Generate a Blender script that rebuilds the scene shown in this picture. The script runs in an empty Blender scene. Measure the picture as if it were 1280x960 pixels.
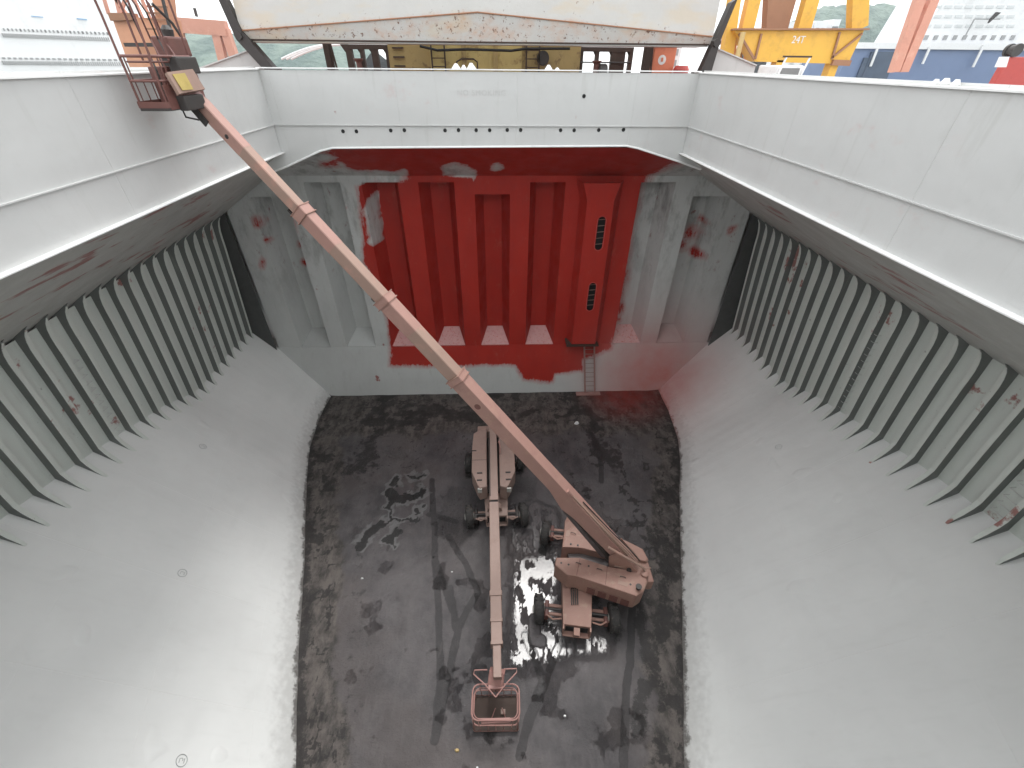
import bpy, bmesh, math, random
import numpy as np
from mathutils import Vector, Matrix
random.seed(7); rng = np.random.default_rng(7)
scene = bpy.context.scene
COL = scene.collection

# ------------------------------------------------------------------ camera
F_PX = 531.3                                    # focal length in pixels of a 1280 wide frame
fy = Vector((614.8-640, 480-75.9, -F_PX)).normalized()
dn = Vector((633.3-640, 480-1178.8, -F_PX)).normalized()
fz = -dn; fz = (fz - fy*fz.dot(fy)).normalized()
fx = fy.cross(fz)
CAMM = Matrix((fx, fy, fz))                     # world = CAMM @ camera
EYE = Vector((0, 0, 16))
cam = bpy.data.cameras.new('camera'); cam_o = bpy.data.objects.new('camera', cam); COL.objects.link(cam_o)
cam.sensor_width = 36; cam.lens = F_PX/1280*36; cam.clip_end = 4000; cam.clip_start = .05
cam_o.matrix_world = Matrix.Translation(EYE) @ CAMM.to_4x4()
scene.camera = cam_o

# ------------------------------------------------------------------ sky, sun, exposure (bright overcast)
SUN_EL, SUN_AZ = math.radians(64), math.radians(15)
w = bpy.data.worlds.new("World"); scene.world = w; w.use_nodes = True
nt = w.node_tree; nt.nodes.clear()
sky = nt.nodes.new('ShaderNodeTexSky'); sky.sky_type = 'NISHITA'; sky.sun_disc = False
sky.sun_elevation = SUN_EL; sky.sun_rotation = SUN_AZ; sky.air_density = 1; sky.dust_density = 4
hs = nt.nodes.new('ShaderNodeHueSaturation'); hs.inputs['Saturation'].default_value = .25
mx = nt.nodes.new('ShaderNodeMix'); mx.data_type = 'RGBA'; mx.inputs[0].default_value = .72
mx.inputs[7].default_value = (12.2, 12.5, 12.6, 1)    # the cloud layer
bg = nt.nodes.new('ShaderNodeBackground'); bg.inputs[1].default_value = .1
out = nt.nodes.new('ShaderNodeOutputWorld')
nt.links.new(sky.outputs[0], hs.inputs['Color']); nt.links.new(hs.outputs[0], mx.inputs[6])
nt.links.new(mx.outputs[2], bg.inputs[0]); nt.links.new(bg.outputs[0], out.inputs[0])
sun = bpy.data.lights.new('sun', 'SUN'); sun.energy = 1.0; sun.angle = math.radians(19); sun.color = (1, .98, .95)
sun_o = bpy.data.objects.new('sun', sun); COL.objects.link(sun_o); sun_o.location = (-10, -5, 60)
sd = Vector((math.sin(SUN_AZ)*math.cos(SUN_EL), math.cos(SUN_AZ)*math.cos(SUN_EL), math.sin(SUN_EL)))
sun_o.rotation_euler = (-sd).to_track_quat('-Z', 'Y').to_euler()
scene.view_settings.view_transform = 'Standard'; scene.view_settings.look = 'None'
scene.view_settings.gamma = 1; scene.view_settings.use_curve_mapping = False
scene.view_settings.exposure = 1.05
scene.render.engine = 'CYCLES'
scene.cycles.max_bounces = 8; scene.cycles.diffuse_bounces = 5
scene.cycles.use_denoising = True

# ------------------------------------------------------------------ node helpers
class NM:
    """small node-material writer; every texture is laid out in world metres"""
    def __init__(s, name, rough=.5, metal=0, spec=.5):
        s.m = bpy.data.materials.new(name); s.m.use_nodes = True
        s.t = s.m.node_tree; s.b = s.t.nodes['Principled BSDF']
        s.b.inputs['Roughness'].default_value = rough; s.b.inputs['Metallic'].default_value = metal
        s.b.inputs['Specular IOR Level'].default_value = spec
        s.pos = s.t.nodes.new('ShaderNodeNewGeometry').outputs['Position']
    def n(s, t): return s.t.nodes.new(t)
    def l(s, a, b): s.t.links.new(a, b)
    def mapping(s, scale=(1, 1, 1), loc=(0, 0, 0)):
        n = s.n('ShaderNodeMapping'); n.inputs['Scale'].default_value = scale; n.inputs['Location'].default_value = loc
        s.l(s.pos, n.inputs[0]); return n.outputs[0]
    def noise(s, scale, detail=4, rough=.55, vec=None, stretch=None, loc=(0, 0, 0)):
        n = s.n('ShaderNodeTexNoise'); n.inputs['Scale'].default_value = scale
        n.inputs['Detail'].default_value = detail; n.inputs['Roughness'].default_value = rough
        s.l(s.mapping(stretch or (1, 1, 1), loc), n.inputs['Vector']); return n.outputs['Fac']
    def ramp(s, v, a, b, lo=0., hi=1.):
        n = s.n('ShaderNodeMapRange'); n.interpolation_type = 'SMOOTHSTEP'
        s.l(v, n.inputs[0]); n.inputs[1].default_value = a; n.inputs[2].default_value = b
        n.inputs[3].default_value = lo; n.inputs[4].default_value = hi; return n.outputs[0]
    def math(s, op, a, b=0., c=None):
        n = s.n('ShaderNodeMath'); n.operation = op
        for i, v in enumerate((a, b) if c is None else (a, b, c)):
            if isinstance(v, (int, float)): n.inputs[i].default_value = v
            else: s.l(v, n.inputs[i])
        return n.outputs[0]
    def mix(s, f, a, b):
        n = s.n('ShaderNodeMix'); n.data_type = 'RGBA'
        for i, v in ((0, f), (6, a), (7, b)):
            if isinstance(v, tuple): n.inputs[i].default_value = (*v, 1)[:4]
            elif isinstance(v, (int, float)): n.inputs[i].default_value = v
            else: s.l(v, n.inputs[i])
        return n.outputs[2]
    def attr(s, name):
        n = s.n('ShaderNodeAttribute'); n.attribute_name = name; return n.outputs['Fac']
    def xyz(s):
        n = s.n('ShaderNodeSeparateXYZ'); s.l(s.pos, n.inputs[0]); return n.outputs
    def near(s, c, r0, r1):
        n = s.n('ShaderNodeVectorMath'); n.operation = 'DISTANCE'; s.l(s.pos, n.inputs[0]); n.inputs[1].default_value = c
        return s.ramp(n.outputs['Value'], r1, r0)
    def bump(s, h, dist=.01, strength=1.):
        n = s.n('ShaderNodeBump'); n.inputs['Distance'].default_value = dist; n.inputs['Strength'].default_value = strength
        s.l(h, n.inputs['Height'])
        if s.b.inputs['Normal'].links: s.l(s.b.inputs['Normal'].links[0].from_socket, n.inputs['Normal'])
        s.l(n.outputs[0], s.b.inputs['Normal'])
    def color(s, c):
        if isinstance(c, tuple): s.b.inputs['Base Color'].default_value = (*c, 1)
        else: s.l(c, s.b.inputs['Base Color'])
    def rough(s, r): s.l(r, s.b.inputs['Roughness'])

GREY = (.50, .515, .50)
RED = (.36, .028, .018)
OVERSPRAY = (9.3, 20.3, 1.0)        # where red primer mist settled on the fresh grey

def overspray(k, base, amount=.85, r=8.0):
    g = k.near(OVERSPRAY, 0, r); g = k.math('POWER', g, 2.0)
    g = k.math('MULTIPLY', g, k.math('MULTIPLY_ADD', k.noise(1.1, 3), .5, amount-.25))
    return k.mix(g, base, (.50, .17, .155))

def grey_steel(name, col=GREY, stains=0., streak=(1, 1, 1), rough=.42, seam=None, red=False, dents=.012, sc=1.0, splash=False):
    k = NM(name, rough)
    c = k.mix(k.noise(.45, 5), tuple(x*.88 for x in col), tuple(min(1, x*1.08) for x in col))
    c = k.mix(k.ramp(k.noise(9, 4, .7), .55, .8, 0, .08 if splash else .22), c, tuple(x*.75 for x in col))
    # runs of grime
    c = k.mix(k.ramp(k.noise(2.2, 4, .6, stretch=(2.5, 2.5, .25)), .56, .75, 0, .06 if splash else .22), c, (.36, .36, .33))
    if stains:
        a = k.noise(.9*sc, 5, .62, stretch=streak, loc=(3, 1, 7))
        b = k.noise(.35, 3, .5, loc=(9, 4, 2))
        f = k.ramp(k.math('MULTIPLY_ADD', b, .5, a), 1.02-.32*stains, 1.08-.32*stains, 0, .8)
        c = k.mix(f, c, (.26, .04, .03))
        f2 = k.ramp(k.noise(3.5, 5, .7, stretch=streak, loc=(30, 4, 5)), .66, .72, 0, min(.6, stains*1.6))
        c = k.mix(f2, c, (.12, .12, .11))
    if red:
        up_ = k.ramp(k.xyz()[2], 4.5, 10.5, .1, 1)  # grey scuffs thicken upward, also standing in for shading on the folds
        c = k.mix(k.math('MULTIPLY', k.ramp(k.noise(.9, 8, .72, stretch=(1.3, 1.3, .5), loc=(12, 3, 5)), .46, .66, 0, .6), up_), c, (.17, .165, .155))
        c = k.mix(k.math('MULTIPLY', k.ramp(k.noise(2.2, 7, .75, stretch=(1.2, 1, .6), loc=(2, 13, 5)), .60, .66, 0, .6), up_), c, (.20, .05, .045))
        at = k.attr('red')
        n = k.math('SUBTRACT', k.math('MULTIPLY_ADD', k.noise(9, 6, .75, stretch=(1, 1, .25)), .5, k.math('MULTIPLY', k.noise(1.8, 9, .75, stretch=(1, 1, .6)), .5)), .5)
        f = k.ramp(k.math('MULTIPLY_ADD', n, 1.5, at), .42, .66)
        rc = k.mix(k.noise(1.6, 5, .6, stretch=(1, 1, .3)), (.30, .018, .012), (.44, .027, .016))
        rc = k.mix(k.ramp(k.noise(8, 6, .75, stretch=(1, 1, .2)), .52, .8, 0, .55), rc, (.24, .02, .016))
        rc = k.mix(k.ramp(k.noise(1.2, 8, .75, stretch=(1, 1, .5), loc=(3, 30, 3)), .56, .72, 0, .35), rc, (.42, .13, .10))
        c = k.mix(f, c, rc)
        thin = k.ramp(k.math('MULTIPLY_ADD', n, 1.2, at), .1, .5, 0, .45)
        c = k.mix(k.math('MULTIPLY', thin, k.math('SUBTRACT', 1., f)), c, (.42, .1, .08))
    if splash:                                                 # cargo dirt climbing the lowest hand's breadth
        z = k.xyz()[2]
        e = k.math('MULTIPLY_ADD', k.noise(2.6, 6, .75), .5, -.2)
        f = k.ramp(k.math('SUBTRACT', z, e), .10, .0)
        c = k.mix(f, c, (.06, .055, .05))
        e2 = k.math('MULTIPLY_ADD', k.noise(5, 4), .8, 0)
        c = k.mix(k.ramp(k.math('SUBTRACT', z, e2), .35, -.3, 0, .4), c, (.25, .24, .23))
        # plate joints and the marks left by frames behind the plating
        y = k.xyz()[1]
        q = k.math('FRACT', k.math('MULTIPLY', y, 1/2.9))
        ln = k.ramp(k.math('ABSOLUTE', k.math('SUBTRACT', q, .5)), .006, .0, 0, 1)
        c = k.mix(k.math('MULTIPLY', ln, .1), c, (.95, .95, .93))
        k.bump(ln, .004)
        fr = k.math('SINE', k.math('MULTIPLY', y, 2*math.pi/.68))
        k.bump(k.math('MULTIPLY', fr, k.ramp(k.noise(.35, 2), .4, .7)), .0035)
        z3 = k.math('FRACT', k.math('MULTIPLY', z, 1/1.9)); l3 = k.ramp(k.math('ABSOLUTE', k.math('SUBTRACT', z3, .5)), .008, .0, 0, 1); k.bump(l3, .002)
        c = k.mix(k.math('MULTIPLY', l3, .05), c, (.95, .95, .93))
        c = k.mix(k.ramp(k.noise(1.6, 6, .7, stretch=(.35, 2.6, .35), loc=(7, 7, 7)), .5, .75, 0, .16), c, (.56, .565, .55))
        k.bump(k.ramp(k.noise(1.1, 1, .3, loc=(1, 2, 9)), .70, .80), .02)
        blot = k.ramp(k.noise(1.4, 2, .4, stretch=(1.2, .35, 1.2), loc=(5, 5, 5)), .55, .85, 0, .3)
        c = k.mix(blot, c, (.64, .65, .64))
    if name.startswith('coaming'):
        pk_ = k.math('MULTIPLY', k.ramp(k.noise(1.3, 7, .7, stretch=(1, 1, 1.5), loc=(6, 2, 1)), .56, .74, 0, .3), k.ramp(k.noise(.22, 1, .5, loc=(3, 3, 8)), .5, .62))
        c = k.mix(pk_, c, (.50, .30, .28))
        jx = k.math('FRACT', k.math('MULTIPLY', k.math('ADD', k.xyz()[0], k.xyz()[1]), 1/4.1)); jl = k.ramp(k.math('ABSOLUTE', k.math('SUBTRACT', jx, .5)), .004, .0)
        c = k.mix(k.math('MULTIPLY', jl, .14), c, (.42, .42, .41)); k.bump(jl, .006)
    c = overspray(k, c)
    if red: k.b.inputs['Specular IOR Level'].default_value = .25; rough = .6
    k.color(c)
    k.rough(k.ramp(k.noise(1.3, 4), .3, .75, rough-.1, rough+.14))
    k.bump(k.noise(.9, 3), dents*2.2)
    k.bump(k.noise(30, 3), .0012)
    return k.m

def simple(name, col, rough=.5, var=.2, metal=0., grime=None, scale=3., bump=.002, spec=.5):
    k = NM(name, rough, metal, spec)
    c = k.mix(k.noise(scale, 5, .6), tuple(x*(1-var) for x in col), tuple(min(1, x*(1+var)) for x in col))
    if grime: c = k.mix(k.ramp(k.noise(scale*1.7, 5, .7, loc=(8, 3, 1)), .52, .68, 0, grime[1]), c, grime[0])
    c = k.mix(k.ramp(k.noise(scale*.8, 9, .75, loc=(2, 9, 5)), .52, .72, 0, .28), c, tuple(x*.45 for x in col))
    k.color(c); k.bump(k.noise(scale*8, 3), bump)
    return k.m

M = {}
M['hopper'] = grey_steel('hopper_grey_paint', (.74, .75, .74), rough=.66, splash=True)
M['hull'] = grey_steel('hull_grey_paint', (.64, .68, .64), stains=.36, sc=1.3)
M['frame'] = grey_steel('frame_shade_grey', (.15, .16, .153), stains=.12)  # darker than the hull paint: shade on the webs put into the colour
M['gap_shade'] = simple('painted_gap_shade', (.07, .072, .07), .7, .3)  # near-black colour standing for the shade in the corner gap
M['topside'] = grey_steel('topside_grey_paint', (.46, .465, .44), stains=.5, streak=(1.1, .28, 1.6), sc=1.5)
M['coaming'] = grey_steel('coaming_grey_paint', (.55, .553, .545), rough=.45, dents=.014, stains=.02)
M['bulkhead'] = grey_steel('bulkhead_paint', (.52, .53, .52), stains=.08, red=True)
M['white_edge'] = simple('bright_rail_paint', (.8, .8, .79), .4, .06)
M['text'] = simple('weld_lettering_grey', (.49, .49, .48), .5, .1)
M['black'] = simple('black_recess', (.012, .012, .012), .8, .1)
M['dark_steel'] = simple('dark_oily_steel', (.035, .03, .028), .5, .4)
M['mark'] = simple('marker_ink', (.34, .35, .35), .7, .1)
DUST = ((.2, .14, .115), .55)
M['lift_b'] = simple('lift_red_dust_paint', (.29, .165, .132), .6, .16, grime=((.33, .22, .17), .75), scale=2.2)
M['lift_b_side'] = M['lift_b']
M['lift_b_pink'] = simple('lift_pink_sleeve_paint', (.35, .20, .168), .6, .1, grime=((.38, .23, .18), .7), scale=2)
M['lift_b_tan'] = simple('lift_tan_section_paint', (.31, .205, .165), .65, .14, grime=((.45, .24, .19), .6), scale=1.2)
M['lift_b_maroon'] = simple('lift_maroon_paint', (.14, .055, .045), .55, .2, grime=((.13, .06, .05), .6), scale=4)
M['lift_a'] = simple('lift_brown_dust_paint', (.29, .2, .17), .6, .14, grime=((.26, .17, .14), .6), scale=1.8)
M['lift_a_pink'] = simple('basket_pink_paint', (.34, .18, .16), .55, .12, grime=((.38, .25, .21), .5), scale=3)
M['tyre'] = simple('worn_tyre', (.03, .028, .027), .8, .3, grime=((.11, .09, .08), .7), scale=5, bump=.006)
M['slate'] = simple('grey_slate_paint', (.085, .07, .07), .6, .2)
M['hub'] = simple('wheel_hub_grey', (.42, .41, .38), .5, .2, grime=((.12, .1, .09), .6), scale=9)
M['yellow_plate'] = simple('faded_yellow_plate', (.55, .40, .17), .6, .12, grime=((.5, .3, .2), .5), scale=7)
M['sticker'] = simple('yellow_sticker', (.45, .34, .10), .5, .08)

def cover_mat():
    k = NM('rusty_hatch_cover_paint', .55)
    c = k.mix(k.noise(.7, 5), (.44, .43, .41), (.54, .53, .51))
    c = k.mix(k.ramp(k.noise(1.1, 5, .6, stretch=(.5, 1, 1.4), loc=(2, 0, 0)), .50, .68, 0, .55), c, (.54, .45, .33))
    at = k.attr('rust')
    n = k.noise(2.5, 6, .7, stretch=(.7, 1, 1))
    c = k.mix(k.ramp(k.math('MULTIPLY', at, n), .22, .52, 0, .85), c, (.50, .21, .07))
    c = k.mix(k.ramp(k.math('MULTIPLY_ADD', at, .35, k.noise(7, 5, .75, loc=(4, 4, 4))), .76, .83, 0, .9), c, (.13, .055, .03))
    c = k.mix(k.ramp(k.noise(4.2, 3, .6, loc=(1, 4, 9)), .70, .74, 0, .9), c, (.2, .09, .05))
    k.color(c); k.bump(k.noise(3, 5), .02); return k.m
M['cover'] = cover_mat()
M['crane_base'] = simple('stained_ochre_paint', (.34, .25, .10), .6, .25, grime=((.12, .07, .035), .8), scale=1.2)
M['crane_base_light'] = simple('ochre_paint', (.46, .36, .14), .6, .2, grime=((.2, .12, .05), .7), scale=1.3)
M['dark_brown'] = simple('dark_brown_steel', (.05, .03, .022), .7, .3)
M['crane_yellow'] = simple('gantry_yellow_paint', (.74, .42, .06), .5, .1, grime=((.55, .3, .06), .5), scale=.8)
M['crane_brown'] = simple('gantry_brown_steel', (.32, .16, .09), .6, .2, scale=1)
M['crane_orange'] = simple('weathered_orange_paint', (.66, .33, .2), .6, .14, grime=((.5, .22, .12), .5), scale=.6)
M['crane_pink'] = simple('salmon_crane_paint', (.62, .3, .22), .6, .1, grime=((.7, .42, .32), .5), scale=.4)
M['white_hull'] = simple('white_ship_paint', (.82, .82, .82), .5, .04, scale=.2)
M['white_trim'] = simple('white_trim_paint', (.8, .8, .8), .5, .05)
M['window_dark'] = simple('dark_window_glass', (.2, .2, .2), .2, .3, scale=.5)
M['window_grey'] = simple('grey_louvre', (.34, .34, .34), .5, .2, scale=.8)
M['blue_hull'] = simple('blue_ship_paint', (.16, .22, .36), .5, .15, scale=.15)
M['navy'] = simple('dark_blue_shed_paint', (.07, .1, .15), .5, .3, scale=.3)
M['orange'] = simple('orange_locker_paint', (.70, .22, .12), .5, .12, scale=4)
M['red_paint'] = simple('red_drum_paint', (.45, .06, .05), .5, .1)
M['light_blue'] = simple('pale_blue_paint', (.25, .42, .62), .5, .1)
M['quay'] = simple('quay_concrete', (.34, .33, .31), .8, .2, scale=.2)
M['deck'] = simple('ship_deck_paint', (.2, .1, .08), .7, .25, scale=.8)
M['outer_hull'] = simple('outer_hull_paint', (.12, .04, .035), .6, .2, scale=.3)
def hill_mat():
    k = NM('wooded_hill', .9)
    c = k.mix(k.ramp(k.noise(.05, 6, .7), .35, .65), (.07, .11, .10), (.15, .20, .17)); k.color(c)
    k.bump(k.noise(.12, 5), 4); return k.m
M['hill'] = hill_mat()
def water_mat():
    k = NM('harbour_water', .12); k.color((.04, .07, .07)); k.bump(k.noise(.8, 4), .15); return k.m
M['water'] = water_mat()

# ------------------------------------------------------------------ mesh helpers
def orient(d, up=(0, 0, 1)):
    d = Vector(d).normalized(); up = Vector(up)
    if abs(d.dot(up.normalized())) > .999: up = Vector((0, 1, 0))
    s = d.cross(up).normalized(); u = s.cross(d).normalized(); return d, s, u

class MB:
    def __init__(s): s.v = []; s.f = []
    def add(s, vs, fs):
        o = len(s.v); s.v += [tuple(p) for p in vs]; s.f += [tuple(i+o for i in f) for f in fs]; return s
    def box(s, lo, hi):
        x0, y0, z0 = lo; x1, y1, z1 = hi
        return s.add([(x0,y0,z0),(x1,y0,z0),(x1,y1,z0),(x0,y1,z0),(x0,y0,z1),(x1,y0,z1),(x1,y1,z1),(x0,y1,z1)],
              [(0,3,2,1),(4,5,6,7),(0,1,5,4),(1,2,6,5),(2,3,7,6),(3,0,4,7)])
    def beam(s, a, b, wd, ht, up=(0, 0, 1), w2=None, h2=None, bev=0.):
        a = Vector(a); b = Vector(b); d, sd, u = orient(b-a, up)
        w2 = wd if w2 is None else w2; h2 = ht if h2 is None else h2
        rings = []
        for p, ww, hh in ((a, wd, ht), (b, w2, h2)):
            c = min(bev, ww*.3, hh*.3)
            if c > 0:
                pts = [(-ww/2+c,-hh/2),(ww/2-c,-hh/2),(ww/2,-hh/2+c),(ww/2,hh/2-c),(ww/2-c,hh/2),(-ww/2+c,hh/2),(-ww/2,hh/2-c),(-ww/2,-hh/2+c)]
            else: pts = [(-ww/2,-hh/2),(ww/2,-hh/2),(ww/2,hh/2),(-ww/2,hh/2)]
            rings.append([p + sd*x + u*y for x, y in pts])
        return s.loft(rings)
    def loft(s, rings, cap=True, closed=True):
        n = len(rings[0]); vs = [p for r in rings for p in r]; fs = []
        for k in range(len(rings)-1):
            for i in range(n if closed else n-1):
                j = (i+1) % n; fs.append((k*n+i, k*n+j, (k+1)*n+j, (k+1)*n+i))
        if cap: fs.append(tuple(reversed(range(n)))); fs.append(tuple((len(rings)-1)*n+i for i in range(n)))
        return s.add(vs, fs)
    def tube(s, pts, r, n=8, closed=False):
        pts = [Vector(p) for p in pts]; rings = []; up = None
        m = len(pts)
        for i, p in enumerate(pts):
            if closed: t = pts[(i+1) % m] - pts[i-1]
            else: t = pts[min(i+1, m-1)] - pts[max(i-1, 0)]
            t.normalize()
            if up is None: _, sd, u = orient(t)
            else:
                u = (up - t*up.dot(t)).normalized(); sd = t.cross(u)
            up = u
            rings.append([p + sd*math.cos(a)*r + u*math.sin(a)*r for a in [2*math.pi*q/n for q in range(n)]])
        if closed: rings.append(rings[0]); return s.loft(rings, cap=False)
        return s.loft(rings)
    def prism(s, poly, off):
        off = Vector(off); a = [Vector(p) for p in poly]; return s.loft([a, [p+off for p in a]])
    def lathe(s, c, axis, prof, n=20):
        c = Vector(c); d, sd, u = orient(axis)
        return s.loft([[c + d*h + (sd*math.cos(t)+u*math.sin(t))*r for t in [2*math.pi*q/n for q in range(n)]] for h, r in prof])
    def quad(s, a, b, c, d): return s.add([a, b, c, d], [(0, 1, 2, 3)])
    def build(s, name, mat, parent=None, label=None, loc=None, smooth=False, attrs=None, bevel=0.):
        me = bpy.data.meshes.new(name)
        o = bpy.data.objects.new(name, me); COL.objects.link(o)
        org = Vector((0, 0, 0))
        if parent is not None: o.parent = parent; org = WORG[parent.name]
        elif loc is not None: org = Vector(loc); o.location = org
        WORG[o.name] = org
        me.from_pydata([(x-org.x, y-org.y, z-org.z) for x, y, z in s.v], [], s.f)
        bm = bmesh.new(); bm.from_mesh(me); bmesh.ops.recalc_face_normals(bm, faces=bm.faces)
        if bevel: bmesh.ops.bevel(bm, geom=[e for e in bm.edges if len(e.link_faces) == 2 and e.calc_face_angle(0) > .6], offset=bevel, segments=2, profile=.6, affect='EDGES')
        bm.to_mesh(me); bm.free()
        me.materials.append(mat)
        if smooth: me.polygons.foreach_set('use_smooth', [True]*len(me.polygons))
        for k, vals in (attrs or {}).items():
            at = me.attributes.new(k, 'FLOAT', 'POINT'); at.data.foreach_set('value', np.asarray(vals, dtype=np.float32))
        if label: o['label'] = label
        return o
WORG = {}
def tag(o, label=None, cat=None, group=None, kind=None):
    if label: o['label'] = label
    if cat: o['category'] = cat
    if group: o['group'] = group
    if kind: o['kind'] = kind
    return o
def empty(name, loc, label, cat, group=None):
    o = bpy.data.objects.new(name, None); COL.objects.link(o); o.location = loc; o.empty_display_size = .3
    WORG[o.name] = Vector(loc); return tag(o, label, cat, group)

def grid(fn, us, vs, flip=False):
    m = MB(); P = [[tuple(fn(u, v)) for u in us] for v in vs]; n = len(us)
    m.v = [p for r in P for p in r]
    m.f = [(j*n+i, j*n+i+1, (j+1)*n+i+1, (j+1)*n+i) for j in range(len(vs)-1) for i in range(n-1)]
    return m

# 2-D masks (metres) ------------------------------------------------
def vnoise(x, y, s, seed=0):
    r = np.random.default_rng(seed).random((64, 64)); X = x*s; Y = y*s
    xi = np.floor(X).astype(int); yi = np.floor(Y).astype(int); fx_ = X-xi; fy_ = Y-yi
    fx_ = fx_*fx_*(3-2*fx_); fy_ = fy_*fy_*(3-2*fy_)
    g = lambda a, b: r[a % 64, b % 64]
    return (g(xi, yi)*(1-fx_)+g(xi+1, yi)*fx_)*(1-fy_) + (g(xi, yi+1)*(1-fx_)+g(xi+1, yi+1)*fx_)*fy_
def fbm(x, y, s, seed=0, o=4):
    t = 0; a = .5; n = 0
    for i in range(o): t = t + a*vnoise(x, y, s*2**i, seed+i); n += a; a *= .55
    return t/n
def sdist(x, y, poly):
    """signed distance to a polygon, positive inside"""
    p = np.array(poly); q = np.roll(p, -1, 0); d = np.full(x.shape, 1e9); ins = np.zeros(x.shape, bool)
    for (ax, ay), (bx, by) in zip(p, q):
        ex, ey = bx-ax, by-ay; t = np.clip(((x-ax)*ex+(y-ay)*ey)/(ex*ex+ey*ey+1e-9), 0, 1)
        d = np.minimum(d, np.hypot(x-ax-t*ex, y-ay-t*ey))
        c = (ay > y) != (by > y)
        ins ^= c & (x < (bx-ax)*(y-ay)/(by-ay+1e-12)+ax)
    return np.where(ins, d, -d)
def ldist(x, y, pts):
    d = np.full(x.shape, 1e9)
    for (ax, ay), (bx, by) in zip(pts[:-1], pts[1:]):
        ex, ey = bx-ax, by-ay; t = np.clip(((x-ax)*ex+(y-ay)*ey)/(ex*ex+ey*ey+1e-9), 0, 1)
        d = np.minimum(d, np.hypot(x-ax-t*ex, y-ay-t*ey))
    return d
def sstep(v, a, b): t = np.clip((v-a)/(b-a), 0, 1); return t*t*(3-2*t)

# ------------------------------------------------------------------ the hold: ground lines
YB, YN = 20.145, -7.0                    # stool foot, near end of the hold
FL = [(-7, 3.2), (-1.6, 4.2), (0, 4.7), (3.4, 5.9), (6.1, 6.8), (9.6, 7.8), (12.2, 8.65), (14.8, 9.42), (15.9, 9.7), (18.3, 9.95), (20.145, 9.87)]
FR = [(-7, 2.7), (-1.6, 3.7), (0, 4.2), (2.83, 5.1), (5.66, 6.1), (9.1, 7.25), (12.24, 8.3), (14.3, 9.1), (15.9, 9.55), (18.3, 9.8), (20.145, 9.8)]
ZK = [(-7, 7.4), (-1.6, 6.6), (0, 6.9), (5.3, 5.65), (6.8, 5.4), (8.8, 5.02), (10.2, 4.7), (11.5, 4.35), (13.6, 3.74), (15.0, 3.15), (15.7, 2.93), (20.9, 2.95)]
ip = lambda T, y: float(np.interp(y, [a for a, b in T], [b for a, b in T]))
HOLD_X = {-1: 12.35, 1: 12.45}           # inner tips of the frame brackets

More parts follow.
